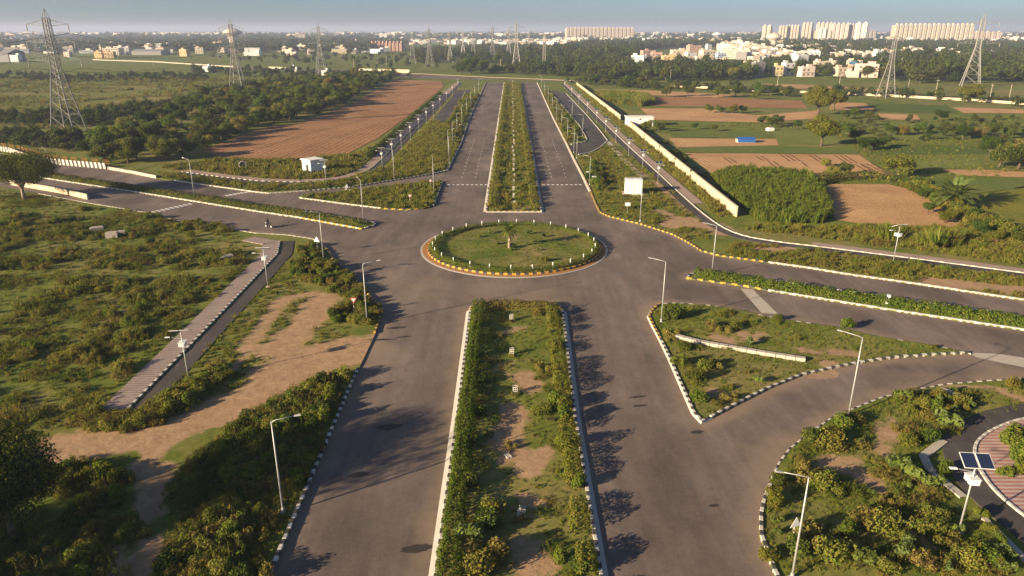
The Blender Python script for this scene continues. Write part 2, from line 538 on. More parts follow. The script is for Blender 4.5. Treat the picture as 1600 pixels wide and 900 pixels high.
TREE = []          # (trunk mesh, crown mesh): unit trees about 2 tall, 2 wide
def make_tree(seed, mats, n=5200, size=.05, bark='bark', second=.2, nl=None, **k):
    L = tree_lobes(seed, **k); b = MB()
    r = np.random.default_rng(seed + 50)
    zf = min(l[2] for l in L) * .55
    bend = r.normal(size=2) * .05
    b.tube([(0, 0, -.05), (bend[0] * .5, bend[1] * .5, zf * .5), (bend[0], bend[1], zf), (bend[0] * 1.2, bend[1] * 1.4, zf + .3)], [.085, .06, .05, .025], 7)
    for l in L:
        m = Vector((l[0] * .45, l[1] * .45, zf + (l[2] - zf) * .55))
        b.tube([(bend[0], bend[1], zf * r.uniform(.8, 1.15)), m, (l[0] * .9, l[1] * .9, l[2])], [.032, .02, .008], 5, cap=False)
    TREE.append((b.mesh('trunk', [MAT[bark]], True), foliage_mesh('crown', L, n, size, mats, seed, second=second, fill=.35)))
make_tree(101, ['leaf_dark', 'leaf_green'])
make_tree(102, ['leaf_green', 'leaf_dark'], zr=.5, spread=.55)
make_tree(103, ['leaf_dark', 'leaf_olive'], n=4200, zc=1.0, spread=.7)
make_tree(104, ['leaf_olive', 'leaf_green'], zc=.95, zr=.45)
make_tree(105, ['leaf_yellow', 'leaf_green'], n=9000, size=.046, nl=None, spread=.5, zr=.55, second=.3)
make_tree(106, ['leaf_brown', 'leaf_olive'], n=3000, zc=.85, spread=.6, second=.5)
make_tree(107, ['leaf_green', 'leaf_yellow'], n=4400, spread=.5, zr=.5, zc=1.1)

PROTO['far_tree'] = proto_coll('far_tree_kinds', [
    foliage_mesh('far_a', tree_lobes(201, zc=.95), 420, .12, ['leaf_far'], 201, fill=.6),
    foliage_mesh('far_b', tree_lobes(202, 7, .5, .9, .5), 400, .12, ['leaf_far', 'leaf_dark'], 202, fill=.6, second=.3),
    foliage_mesh('far_c', tree_lobes(203, 8, .7, .8, .35), 420, .12, ['leaf_far', 'leaf_olive'], 203, fill=.6, second=.15),
    foliage_mesh('far_d', tree_lobes(204, 6, .45, 1.1, .6), 380, .12, ['leaf_dark'], 204, fill=.6),
])

_gn = {}
def scatter(name, label, cat, P, kind, scale, idx=None, z=None, seed=5, tilt=.12, flat=None):
    """ground cover nobody could count: points carrying small plants"""
    r = np.random.default_rng(seed)
    P = np.asarray(P, float); n = len(P)
    if n == 0: return None
    z = tz(P) if z is None else np.full(n, float(z))
    me = mesh_np(name, np.column_stack([P, z]), np.zeros((0, 3), int))
    c = PROTO[kind]
    k = len(c.objects)
    if idx is None: idx = r.integers(0, k, n)
    else: idx = r.choice(np.asarray(idx), n)
    sc = np.asarray(scale) if hasattr(scale, '__len__') and len(scale) == n else r.uniform(scale[0], scale[1], n)
    at = me.attributes.new('pick', 'INT', 'POINT'); at.data.foreach_set('value', idx.astype(np.int32))
    at = me.attributes.new('turn', 'FLOAT_VECTOR', 'POINT')
    at.data.foreach_set('vector', np.column_stack([r.normal(size=n) * tilt, r.normal(size=n) * tilt, r.random(n) * 6.283]).astype(np.float32).ravel())
    at = me.attributes.new('size', 'FLOAT_VECTOR', 'POINT')
    fz = r.uniform(.8, 1.25, n) * (flat if flat is not None else 1)
    at.data.foreach_set('vector', np.column_stack([sc, sc * r.uniform(.85, 1.15, n), sc * fz]).astype(np.float32).ravel())
    o = obj(name, me)
    if kind not in _gn:
        g = bpy.data.node_groups.new('scatter_' + kind, 'GeometryNodeTree')
        g.interface.new_socket('Geometry', in_out='INPUT', socket_type='NodeSocketGeometry')
        g.interface.new_socket('Geometry', in_out='OUTPUT', socket_type='NodeSocketGeometry')
        gi = g.nodes.new('NodeGroupInput'); go = g.nodes.new('NodeGroupOutput')
        ci = g.nodes.new('GeometryNodeCollectionInfo'); ci.inputs['Collection'].default_value = c
        ci.inputs['Separate Children'].default_value = True; ci.inputs['Reset Children'].default_value = True
        ip = g.nodes.new('GeometryNodeInstanceOnPoints'); ip.inputs['Pick Instance'].default_value = True
        def na(nm, ty):
            x = g.nodes.new('GeometryNodeInputNamedAttribute'); x.data_type = ty; x.inputs[0].default_value = nm
            return x.outputs['Attribute']
        L = g.links.new
        L(gi.outputs[0], ip.inputs['Points']); L(ci.outputs[0], ip.inputs['Instance'])
        L(na('pick', 'INT'), ip.inputs['Instance Index'])
        er = g.nodes.new('FunctionNodeEulerToRotation'); L(na('turn', 'FLOAT_VECTOR'), er.inputs[0]); L(er.outputs[0], ip.inputs['Rotation'])
        L(na('size', 'FLOAT_VECTOR'), ip.inputs['Scale'])
        L(ip.outputs[0], go.inputs[0])
        _gn[kind] = g
    m = o.modifiers.new('plants', 'NODES'); m.node_group = _gn[kind]
    return tag(o, label, cat, kind='stuff')

# ---------------------------------------------------------------- the lie of the land
def sheet(name, poly, z, mat, step=0, hz=False, attrs=None, kind='structure', skirt=None, near=None):
    """a flat or gently uneven sheet with an exact outline"""
    q = np.asarray(poly, float)
    pts = [Vector(p) for p in q]; n = len(pts)
    if step:
        lo, hi = q.min(0), q.max(0)
        if near: hi = np.minimum(hi, (near[2], near[3])); lo = np.maximum(lo, (near[0], near[1]))
        gx, gy = np.meshgrid(np.arange(lo[0], hi[0], step), np.arange(lo[1], hi[1], step))
        g = np.column_stack([gx.ravel(), gy.ravel()]) + rng.uniform(-.3, .3, (gx.size, 2)) * step
        g = g[inpoly(g, q)]; g = g[dline(g, q, True) > step * .4]
        pts += [Vector(p) for p in g]
    vs, es, fs, *_ = delaunay_2d_cdt(pts, [(i, (i + 1) % n) for i in range(n)], [], 1, 1e-4)
    P = np.array([(v.x, v.y) for v in vs])
    Z = tz(P) + (z - .12) if hz else np.full(len(P), float(z))
    V = np.column_stack([P, Z]); F = [tuple(f) for f in fs]
    # upward faces
    out = []
    for f in F:
        a, b, c = P[f[0]], P[f[1]], P[f[2]]
        out.append(f if (b[0] - a[0]) * (c[1] - a[1]) - (b[1] - a[1]) * (c[0] - a[0]) > 0 else f[::-1])
    F = out
    at = {k: fn(P) for k, fn in (attrs or {}).items()}
    if skirt is not None:
        m = len(V); ring = [int(np.argmin(((P - p) ** 2).sum(1))) for p in q]
        V = np.vstack([V, np.column_stack([P[ring], np.full(n, skirt)])])
        ccw = np.dot(q[:, 0], np.roll(q[:, 1], -1)) - np.dot(q[:, 1], np.roll(q[:, 0], -1)) > 0
        for i in range(n):
            j = (i + 1) % n; f = (m + i, m + j, ring[j], ring[i])
            F.append(f if ccw else f[::-1])
        for k in at: at[k] = np.concatenate([at[k], at[k][ring]])
    me = mesh_np(name, V, F, [MAT[mat]], None, False, at)
    o = obj(name, me)
    return tag(o, kind=kind)

# road edges, in metres (camera stands over the origin, main road runs along +Y)
LOW_L = [(-16.76, 70.43), (-16.67, 79.69), (-16.95, 85.91), (-18.89, 91.03), (-21.83, 96.98), (-26.05, 104.27), (-28.34, 108.13), (-29.84, 112.25), (-32.08, 117.04), (-35.2, 121.4), (-40.48, 123.9), (-46.7, 125.18), (-63.48, 133.43), (-74.88, 141.1), (-89.36, 148.42), (-107.25, 158.45)] + [(-160, 187), (-300, 262)]
UP_L = [(-300, 298), (-170, 226)] + [(-134.16, 200.84), (-107.64, 189.08), (-88.72, 176.09), (-82.98, 172.9), (-73.12, 167.57), (-58.43, 159.8), (-55.07, 158.45), (-47.11, 161.16), (-37.7, 165.38), (-27.74, 174.48), (-20.51, 181.08), (-16.85, 186.34), (-16.83, 198.78), (-16.44, 233.05)] + [(-17.6, 300), (-17.9, 400), (-18, 517)]
UP_R = [(17.6, 517), (17.4, 400), (17.3, 300)] + [(17.69, 233.05), (17.71, 202.93), (17.89, 179.39), (17.89, 160.48), (17.67, 147.83), (17.71, 141.1), (19.07, 137.42), (24.42, 131.51), (29.01, 124.32), (30.67, 118.99), (31.66, 114.05), (34.1, 111.19), (40.82, 107.8), (46.31, 104.9), (50.92, 101.84), (58.17, 98.08), (65.38, 93.79), (70.28, 91.03)] + [(100, 75), (140, 54)]
LOW_R = [(140, 50), (75, 67), (62, 68.6)] + [(50.88, 67.4), (45.3, 66.53), (41.27, 65.27), (37.18, 63.64), (30.73, 59.86), (27.02, 56.66), (24.53, 54.33), (22.76, 52.06), (21.52, 50.02), (19.66, 46.8), (18.94, 45.23), (18.18, 42.88), (17.97, 40.33), (17.88, 38.78)] + [(18.6, 30), (19, 12)]
q1_road = [(-16.3, 12), (-16.4, 40)] + LOW_L
Q1 = [tuple(p) for p in dense(q1_road, 2.0)] + [(-300, 12)]
Q2 = [tuple(p) for p in dense(UP_L, 3.0)] + [(-300, 517)]
Q3 = [tuple(p) for p in dense(UP_R, 3.0)] + [(420, 54), (420, 517)]
Q4 = [tuple(p) for p in dense(LOW_R, 2.0)] + [(140, 12)]
NEAR_MED = [(-5.3, 12)] + [(-5.4, 60)] + [(-5.66, 87.03), (-5.42, 88.87), (-4.78, 89.82)] + [(5.9, 89.82), (6.52, 88.64), (6.83, 86.8)] + [(6.2, 60), (6.2, 12)]
FAR_MED = [(-5.4, 141.2), (6.1, 141.2), (6.1, 516), (-5.4, 516)]
TRI_L = [(-46.98, 153.91), (-33.86, 147.25), (-26.51, 143.83), (-21.45, 142.73), (-18.29, 143.83), (-16.46, 146.67), (-16.59, 159.12), (-16.9, 172.12), (-19.56, 172.12), (-27.48, 167.57), (-33.52, 163.25), (-40.01, 159.12), (-45.55, 156.48)]
MED_L = [(-27.96, 127.83), (-42.04, 136.4), (-52.28, 141.63), (-69.23, 150.82), (-88.33, 161.16), (-112.53, 173.69)] + [(-170, 205), (-300, 275), (-300, 279.5), (-170, 209.5)] + [(-114.32, 177.72), (-91.97, 168.32), (-71.63, 156.48), (-54.37, 147.83), (-42.77, 142.73), (-31.35, 135.4), (-26.06, 132.46), (-26, 130.11)]
MED_R = [(25.98, 100.07), (33.54, 96.71), (36.43, 94.83), (50.68, 87.03), (63.26, 80.67)] + [(100, 61.5), (140, 41), (140, 45), (100, 65.3)] + [(66.22, 85.03), (53.08, 91.77), (38.01, 99.5), (29.33, 102.74), (26.94, 102.13)]
TRI_R = [(19.84, 89.58), (18.5, 87.48), (17.55, 85.03), (17.58, 81.67), (17.67, 77.23), (17.68, 72.53), (17.58, 67.11), (17.48, 60.47), (17.9, 58.68), (19.11, 59.62), (22.17, 62.09), (26.46, 65.41), (31.33, 68.59), (35.91, 70.43), (38.46, 71.38), (43.48, 72.86), (48.35, 73.53), (52.67, 74.04), (50.48, 75.61), (43.7, 79.11), (40.05, 81.88), (33.11, 85.03), (29.76, 87.71), (25.93, 89.34), (21.76, 90.06)]
RB = (0.35, 116.4, 15.5)

DIRT = []       # bare earth: (polyline, half width, strength)
DIRT += [([(-14.64, 73.7), (-17.67, 74.21), (-21.12, 70.43), (-25.32, 65.97), (-28.98, 60.1), (-34.07, 56.66), (-38.73, 54.53), (-41.2, 53.03)], 2.0, 1.0),
         ([(-16.21, 76.32), (-20.77, 74.9), (-24.4, 72.03), (-25.81, 69.65)], 2.2, .95), ([(-26.16, 92.01), (-26.01, 86.35), (-26.32, 80.08), (-27.34, 74.56)], 2.0, .74), ([(-27.89, 93.53), (-31.62, 91.03), (-30.97, 81.07), (-31.35, 75.43)], 1.2, .62),
         ([(-29.73, 51.12), (-28.81, 48.03), (-27.91, 45.61)], 1.0, .8), ([(-27.68, 41.31), (-26.82, 38.78)], .6, .8), ([(-25.71, 41.98), (-25.08, 38.78)], .9, .7),
         ([(-29.47, 61.33), (-31.32, 54.53), (-31.4, 50.66)], .8, .8), ([(-29.86, 75.43), (-30.56, 71.22), (-30.59, 66.68)], .6, .6)]
DIRT_R = [([(34.26, 134.41), (30.43, 131.04), (37.73, 131.04), (38.31, 126.49)], 2.0, .9), ([(40.91, 114.42), (50.1, 115.91)], .9, .8), ([(30.16, 142.18), (32.61, 135.4)], 1.6, .6),
          ([(33.26, 183.67), (35.15, 163.95), (36, 150.82), (36.09, 139.5)], .8, .8), ([(21.25, 226.37), (33.6, 214.05), (34.49, 190.95)], .7, .5), ([(61.45, 98.93), (69.72, 95.63), (72.85, 94.83)], 1.6, .8), ([(45.89, 113.33), (55.45, 110.85), (67.9, 101.84)], .7, .5)]
DIRT_S = [([(34.73, 58), (33.83, 55.58), (32.16, 53.32)], .9, .6), ([(29.2, 52.34), (29.04, 50.2), (29.73, 48.88)], 1.1, .6), ([(50.01, 64.99), (51.46, 63.25)], .7, .8), ([(44.98, 65.97), (49.13, 65.69), (52.64, 64.99)], .5, .6), ([(29.93, 43.38), (30.11, 41.98)], .9, .5), ([(27.39, 51.96), (27.74, 51.77)], 1, .8), ([(36.39, 59.51), (34.7, 55.58)], .5, .6)]
DIRT_N = [([(-56.9, 190.95), (-50.33, 185.44), (-43.23, 183.67)], 1.2, .5), ([(-31.04, 190.95), (-28.78, 187.25)], 1.5, .6), ([(-80.58, 410.3), (-45.42, 523.8)], 3, .3), ([(-48.06, 342.07), (-46.08, 214.05), (-50.93, 175.28)], .6, .3)]
def blobs(lst, amp=1.0):
    def f(P):
        d = np.zeros(len(P))
        for line, w, s in lst:
            t = dline(P, line)
            d = np.maximum(d, s * np.clip(1.35 - t / (w * (.75 + .6 * vnoise(P, 1.6, 9))) * .7, 0, 1))
        return d * amp
    return f
dry_f = lambda s: (lambda P: vnoise(P, 9, s) * .9 + vnoise(P, 3.5, s + 1) * .3 - .25)

# far ground to the horizon
g = MB(); S = 20000
g.add([(-S, -3000, -.05), (S, -3000, -.05), (S, S, -.05), (-S, S, -.05)], [(0, 1, 2, 3)])
tag(g.obj('ground', MAT['meadow']), kind='structure')

kerb_lines = [Q1[:-1], Q2[:-1], Q3[:-2], Q4[:-1], NEAR_MED, TRI_R, MED_R]
def dust_f(P):
    d = np.zeros(len(P))
    near = P[:, 1] < 160
    t = np.full(len(P), 9.)
    for k in kerb_lines: t[near] = np.minimum(t[near], dline(P[near], k))
    d = 1.15 * np.clip(1 - t / 2.3, 0, 1) * (.35 + vnoise(P, 9, 4))
    for c, r_, s in (((-16.42, 75.43), 3.0, .95), ((-13.77, 72.86), 3.2, .6), ((-12.91, 96.16), 9, .55), ((-3.64, 94.83), 9, .65), ((3.58, 93.02), 7, .62), ((-18.91, 98.93), 6, .5), ((-10.52, 111.55), 5, .4), ((9.45, 98.93), 6, .45), ((-24.9, 109.81), 7, .3), ((17.56, 61.33), 2.6, .6), ((22.38, 52.54), 3.4, .85), ((43.54, 66.39), 4.5, .6), ((53.01, 69.65), 4, .6), ((18.07, 41.31), 1.8, .7), ((-14.81, 153.91), 3.4, .6), ((36.26, 117.04), 3, .3), ((20.91, 104.9), 8, .3), ((19.36, 54.53), 3, .3), ((24.87, 55.58), 2.2, .8), ((-16.14, 66.68), 2.0, .5), ((-15.99, 61.33), 1.2, .5)):
        d = np.maximum(d, s * np.clip(1.3 - np.linalg.norm(P - np.array(c), axis=1) / r_, 0, 1))
    return d
ROAD = [(-24, 10), (141, 10), (141, 62), (78, 96), (36, 122), (26, 140), (21, 160), (21, 519), (-21, 519), (-21, 192), (-60, 172), (-140, 214), (-300, 300), (-300, 250), (-160, 175), (-110, 150), (-40, 110), (-24, 86)]
sheet('road', ROAD, 0.0, 'asphalt', 2.0, attrs={'dust': dust_f}, near=(-140, 30, 80, 200))
cross = sheet('cross_road', [(-338.6, 787.2), (-141.89, 685.62), (-51.02, 589.95), (-4.78, 551.32), (37.25, 537.22), (71.8, 517.34), (122.79, 470.74), (186.23, 427.23)] + [(420, 430), (420, 442), (230, 475), (110, 517), (40, 531), (-60, 558), (-130, 612), (-250, 700)], -.02, 'asphalt')
rd = bpy.data.objects['road']

ALLQ = (Q1, Q2, Q3, Q4)
sheet('verge_south_west', Q1, .12, 'meadow', 1.1, True, {'dirt': blobs(DIRT), 'dry': dry_f(11)}, skirt=-.04, near=(-70, 30, -10, 140))
sheet('verge_north_west', Q2, .12, 'meadow', 2.6, True, {'dirt': blobs(DIRT_N), 'dry': dry_f(12)}, skirt=-.04, near=(-120, 140, -10, 300))
sheet('verge_north_east', Q3, .12, 'meadow', 2.0, True, {'dirt': blobs(DIRT_R), 'dry': dry_f(13)}, skirt=-.04, near=(10, 80, 110, 260))
sheet('verge_south_east', Q4, .12, 'meadow', .9, True, {'dirt': blobs(DIRT_S), 'dry': dry_f(14)}, skirt=-.04, near=(10, 30, 70, 75))
MED_D = [([(0, 61.33), (0, 54.53), (1.61, 50.66), (2.52, 53.52)], 1.0, .75), ([(1.03, 68.14), (2, 65.97)], 1.3, .7), ([(0.92, 60.1), (-1.16, 55.58)], 1.2, .6), ([(1.01, 47.2), (2, 46.4)], .7, .7), ([(1.36, 40.66), (1.77, 39.39)], 1.3, .7), ([(0, 58.92), (-0.55, 52.54)], 1.0, .6), ([(-0.79, 80.08), (0.79, 81.07)], 1.0, .5), ([(0.46, 41.98), (1.31, 38.78)], .9, .6), ([(-1.42, 71.22), (1.44, 72.03)], .8, .4)]
sheet('near_median', [tuple(p) for p in dense(NEAR_MED, 1.5, True)], .14, 'meadow', .7, True, {'dirt': blobs(MED_D), 'dry': dry_f(15)}, skirt=-.02, near=(-8, 30, 8, 95))
sheet('far_median', [tuple(p) for p in dense(FAR_MED, 3, True)], .14, 'meadow', 2, True, {'dry': dry_f(16)}, skirt=-.02)
sheet('slip_island_west', [tuple(p) for p in dense(TRI_L, 1.5, True)], .14, 'meadow', 1.2, True, {'dry': dry_f(17)}, skirt=-.02)
TRI_D = [([(24.63, 78.16), (25.52, 77.23)], 1.4, .6), ([(27.99, 79.11), (28.86, 78.16)], 1.2, .6), ([(20.47, 65.27), (21.41, 63.91)], 1.0, .6), ([(33.76, 74.9), (34.23, 74.21)], 1.0, .6), ([(36.8, 74.21), (38.78, 73.7)], .9, .6), ([(35.18, 71.22), (35.91, 70.43)], .9, .8), ([(30.25, 80.08), (30.97, 78.73)], .8, .5)]
sheet('slip_island_east', [tuple(p) for p in dense(TRI_R, 1.2, True)], .14, 'meadow', .8, True, {'dirt': blobs(TRI_D), 'dry': dry_f(18)}, skirt=-.02)
sheet('hedge_median_west', [tuple(p) for p in dense(MED_L, 3, True)], .14, 'meadow', 0, False, {}, skirt=-.02)
sheet('hedge_median_east', [tuple(p) for p in dense(MED_R, 3, True)], .14, 'meadow', 0, False, {}, skirt=-.02)
circ = lambda r, n=72: [(RB[0] + r * math.cos(2 * math.pi * i / n), RB[1] + r * math.sin(2 * math.pi * i / n)) for i in range(n)]
sheet('roundabout_apron', circ(15.9), .045, 'gutter', skirt=-.02)
sheet('roundabout_earth', circ(15.55), .07, 'earth_red', skirt=0)
rl = sheet('roundabout_lawn', circ(14.35), .26, 'meadow', 1.0, True, {'dry': lambda P: vnoise(P, 5, 21) * .9 - .12, 'dirt': lambda P: .42 * vnoise(P, 3, 22)}, skirt=.0)

# fields
def field(name, poly, mat, z=.2): return sheet(name, poly, z, mat)
field('ploughed_field_west', [(-94.67, 216.41), (-84.31, 206.15), (-69.72, 203.99), (-60.85, 205.07), (-48.96, 214.05), (-45.57, 246.06), (-44.47, 315.59), (-44.28, 476.11), (-50.58, 530.43), (-85.81, 544.18), (-83.5, 470.74), (-79.81, 356.98), (-83.61, 286.56), (-95.5, 269.29)], 'ploughed')
field('sandy_field_south', [(73.88, 168.32), (89.97, 168.32), (91.92, 163.25), (91.02, 152.66), (85.58, 129.64), (76.29, 128.73), (66.55, 131.51), (63.16, 134.41), (65.72, 146.67), (69.74, 162.55)], 'sandy_plain')
field('sandy_field_middle', [(51.84, 214.05), (102.47, 210.59), (95.45, 177.72), (81.97, 175.28), (73.51, 180.23), (51.32, 182.8)], 'sandy_field')
field('sandy_field_strip', [(53.36, 244.55), (89.43, 243.05), (85.34, 229), (51.94, 225.08)], 'sandy_field', .21)
field('ploughed_field_a', [(50.72, 455.31), (78.41, 450.38), (136.09, 410.3), (107.91, 398.44), (85.95, 410.3), (50.28, 427.23)], 'sandy_field')
field('ploughed_field_b', [(70.28, 402.32), (105.41, 402.32), (150.31, 380.09), (138.77, 342.07), (66.73, 353.9)], 'ploughed')
field('ploughed_field_c', [(60.07, 342.07), (90.11, 342.07), (104.84, 313.16), (141.36, 333.69), (125.57, 301.52), (96.94, 288.61), (57.71, 297.1)], 'sandy_field')
field('ploughed_field_d', [(163.36, 373.2), (177.24, 366.54), (166.58, 333.69), (146.32, 336.44)], 'sandy_field')
field('ploughed_field_e', [(209.74, 347.89), (236.48, 336.44), (225.73, 320.57), (200.45, 323.11)], 'sandy_field')
field('ploughed_field_f', [(160.84, 320.57), (175.95, 315.59), (167.35, 297.1), (153.21, 299.29)], 'sandy_field')
field('ploughed_field_g', [(113.77, 187.25), (123.59, 187.25), (133.02, 183.67), (128.43, 176.9), (113.85, 179.39)], 'sandy_plain')
field('ploughed_field_h', [(170.89, 504.87), (192.65, 492.97), (231.8, 455.31), (222.71, 440.83), (174.09, 465.48)], 'sandy_field', .19)
field('crop_field_a', [(101.58, 153.91), (121.13, 166.11), (110.16, 142.18), (88.38, 111.55), (87.9, 117.04), (91.28, 131.99)], 'crop_yellow')
field('crop_field_b', [(111.18, 206.15), (135.95, 207.24), (126.74, 190.95), (105.81, 187.25)], 'crop_light')
field('crop_field_c', [(113.81, 231.69), (151.63, 227.68), (142.87, 212.88), (106.26, 210.59)], 'crop_dark')
field('crop_field_d', [(104.51, 172.9), (125.73, 172.9), (128.22, 167.57), (102.1, 157.13)], 'crop_mid')
field('crop_field_e', [(95.47, 265.72), (117.13, 263.97), (106.83, 229), (86.02, 230.34)], 'crop_light')
field('crop_field_f', [(57.39, 263.97), (93.12, 262.24), (90.8, 247.6), (55.1, 247.6)], 'crop_mid')
field('crop_field_g', [(52.06, 223.8), (86.5, 227.68), (108.13, 223.8), (103.53, 212.88), (53.07, 215.22)], 'crop_mid')
field('crop_field_h', [(158.92, 280.57), (206.92, 292.79), (176.31, 247.6), (140.76, 243.05)], 'crop_mid')
field('crop_field_j', [(127.56, 288.61), (162.16, 286.56), (139.67, 243.05), (115.5, 234.43), (120.58, 262.24)], 'crop_light', .19)
field('crop_field_i', [(163.36, 373.2), (212.84, 356.98), (196.11, 320.57), (166.18, 325.7)], 'crop_dark', .19)

# dark drill rows across the middle sandy field
plain('damp_furrow', (.17, .095, .05), .95, .1, .3, 1.0)  # plain dark brown for the row strips, darker than the field
sfm = bpy.data.objects['sandy_field_middle']
for a, b_, k in (((71.12, 208.35), (70.88, 200.84), 2), ((71.97, 199.8), (70.56, 189.08), 2), ((79.43, 211.73), (78.09, 199.8), 3), ((87.73, 210.59), (85.95, 198.78), 2), ((94.81, 209.47), (92.58, 196.77), 3), ((80.94, 198.78), (79.67, 190.95), 1), ((88.97, 195.78), (87.24, 185.44), 2), ((96.2, 195.78), (93.92, 176.9), 3), ((93.99, 194.79), (92.21, 181.08), 2), ((61.15, 206.15), (60.84, 196.77), 2)):
    for j in range(k):
        p0 = np.array(a) + (j * 1.5, 0); p1 = np.array(b_) + (j * 1.5, 0); d = p1 - p0; L = float(np.linalg.norm(d))
        m_ = MB(); m_.box((0, 0, 0), (L, .42, .05)); m_.obj('furrow', MAT['damp_furrow'], sfm, ((p0[0] + p1[0]) / 2, (p0[1] + p1[1]) / 2, .22), math.atan2(d[1], d[0]))

# ---------------------------------------------------------------- kerbs
KW = {}
def kerb(name, pts, scheme='bw', side=1, w=.28, h=.26, bl=.56, near_y=70, gutter=0.0, closed=False, label=None):
    """painted kerb stones along a road edge; side = +1 when the verge lies to the left of travel"""
    p = dense(pts, .25, closed)
    if closed: p = np.vstack([p, p[:1]])
    seg = np.linalg.norm(np.diff(p, axis=0), axis=1); s = np.concatenate([[0], np.cumsum(seg)])
    n = int(s[-1] / (bl + .02)); A = np.interp
    cols = {'bw': ['kerb_white', 'kerb_black'], 'yb': ['kerb_yellow', 'kerb_black'], 'w': ['kerb_white', 'gutter'], 'yw': ['kerb_yellow', 'kerb_white']}[scheme]
    mats = [MAT[c] for c in cols]
    far = MB(); root = None
    near = []
    for i in range(n):
        a, b = i * (bl + .02), i * (bl + .02) + bl
        P0 = np.array([A(a, s, p[:, 0]), A(a, s, p[:, 1])]); P1_ = np.array([A(b, s, p[:, 0]), A(b, s, p[:, 1])])
        t = P1_ - P0; L = np.linalg.norm(t)
        if L < .2: continue
        t /= L; nrm = np.array([-t[1], t[0]]) * side
        c = (P0 + P1_) / 2 + nrm * w / 2
        ang = math.atan2(t[1], t[0])
        if c[1] < near_y and c[1] > 36 and abs(c[0]) < 62: near.append((c, ang, i % 2))
        else:
            j = rng.normal() * .012
            far.box((c[0], c[1], h / 2 - .02 + j / 2), (bl, w, h + .04 + j), ang + rng.normal() * .01, i % 2)
    if gutter:
        q = dense(pts, 1.0, closed)
        o0 = offset(q, side * .02, closed); o1 = offset(q, -side * gutter, closed)
        v = [(x, y, h * .8) for x, y in o0] + [(x, y, .012) for x, y in o1]; m = len(q)
        far.add(v, [(k, (k + 1) % m, m + (k + 1) % m, m + k) for k in range(m if closed else m - 1)], 2)
    root = far.obj(name, mats + [MAT['gutter']]) if far.v else empty(name)
    tag(root, label, kind='structure')
    if near:
        key = (bl, w, h)
        for c, ang, k in near:
            kk = key + (cols[k],)
            if kk not in KW:
                b = MB(); x, y, e = bl / 2, w / 2, .025
                b.add([(-x, -y, 0), (x, -y, 0), (x, y, 0), (-x, y, 0), (-x, -y, h - e), (x, -y, h - e), (x, y, h - e), (-x, y, h - e),
                       (-x + e, -y + e, h), (x - e, -y + e, h), (x - e, y - e, h), (-x + e, y - e, h)],
                      [(0, 1, 5, 4), (1, 2, 6, 5), (2, 3, 7, 6), (3, 0, 4, 7), (4, 5, 9, 8), (5, 6, 10, 9), (6, 7, 11, 10), (7, 4, 8, 11), (8, 9, 10, 11)])
                KW[kk] = b.mesh('kerb_stone', [MAT[cols[k]]])
            o = obj('kerb_stone', KW[kk], root, (c[0], c[1], float(rng.normal() * .008)), ang + float(rng.normal() * .02))
    return root

def cut(pts, i0, i1): return [tuple(p) for p in pts[i0:i1]]
kerb('kerb', [(-16.3, 33), (-16.4, 40)] + LOW_L[:1], 'bw', 1)
kerb('kerb', LOW_L[1:9], 'yb', 1)
kerb('kerb', LOW_L[8:16], 'w', 1, h=.18, w=.22)
kerb('kerb', [p for p in UP_L[5:]][:5], 'w', -1 if False else 1)
kerb('kerb', UP_L[9:15], 'bw', 1)
kerb('kerb', UP_L[14:], 'bw', 1, bl=1.2)
kerb('kerb', UP_R[:7], 'yw', 1, bl=1.2, gutter=.35)
kerb('kerb', UP_R[6:16], 'yb', 1)
kerb('kerb', UP_R[15:], 'w', 1)
kerb('kerb', LOW_R[:12], 'bw', 1, h=.16, w=.2)
kerb('kerb', LOW_R[11:20], 'bw', 1)
nm = NEAR_MED
kerb('kerb', [(-5.3, 33), (-5.4, 60)] + nm[2:3], 'bw', -1, gutter=.38)
kerb('kerb', nm[2:8], 'yb', -1, gutter=.2)
kerb('kerb', [nm[7], (6.2, 60), (6.2, 33)], 'bw', -1, gutter=.38)
kerb('kerb', [(-5.4, 141.2), (6.1, 141.2)], 'yb', 1, gutter=.2)
kerb('kerb', [(-5.4, 516), (-5.4, 141.2)], 'bw', 1, bl=1.2, gutter=.45)
kerb('kerb', [(6.1, 141.2), (6.1, 516)], 'bw', 1, bl=1.2, gutter=.45)
kerb('kerb', TRI_L[:3], 'w', 1, bl=.8)
kerb('kerb', TRI_L[2:6], 'yb', 1, bl=.8)
kerb('kerb', TRI_L[5:] + TRI_L[:1], 'bw', 1)
kerb('kerb', MED_L[:2], 'yw', -1, bl=.8)
kerb('kerb', MED_L[1:8], 'w', -1, bl=.8)
kerb('kerb', MED_L[8:] + MED_L[:1], 'bw', -1, bl=.8)
kerb('kerb', MED_R[:3], 'yb', 1, bl=.8)
kerb('kerb', MED_R[2:6], 'w', 1, bl=.8)
kerb('kerb', MED_R[8:] + MED_R[:1], 'bw', 1, bl=.8)
kerb('kerb', TRI_R[:5], 'yb', 1, gutter=.14)
kerb('kerb', TRI_R[4:10], 'bw', 1, gutter=.14)
kerb('kerb', TRI_R[9:18], 'bw', 1)
kerb('kerb', TRI_R[17:] + TRI_R[:1], 'bw', 1, h=.14, w=.2)
kerb('kerb', circ(14.75)[::1], 'yb', 1, closed=True, bl=.62, w=.3, h=.34)

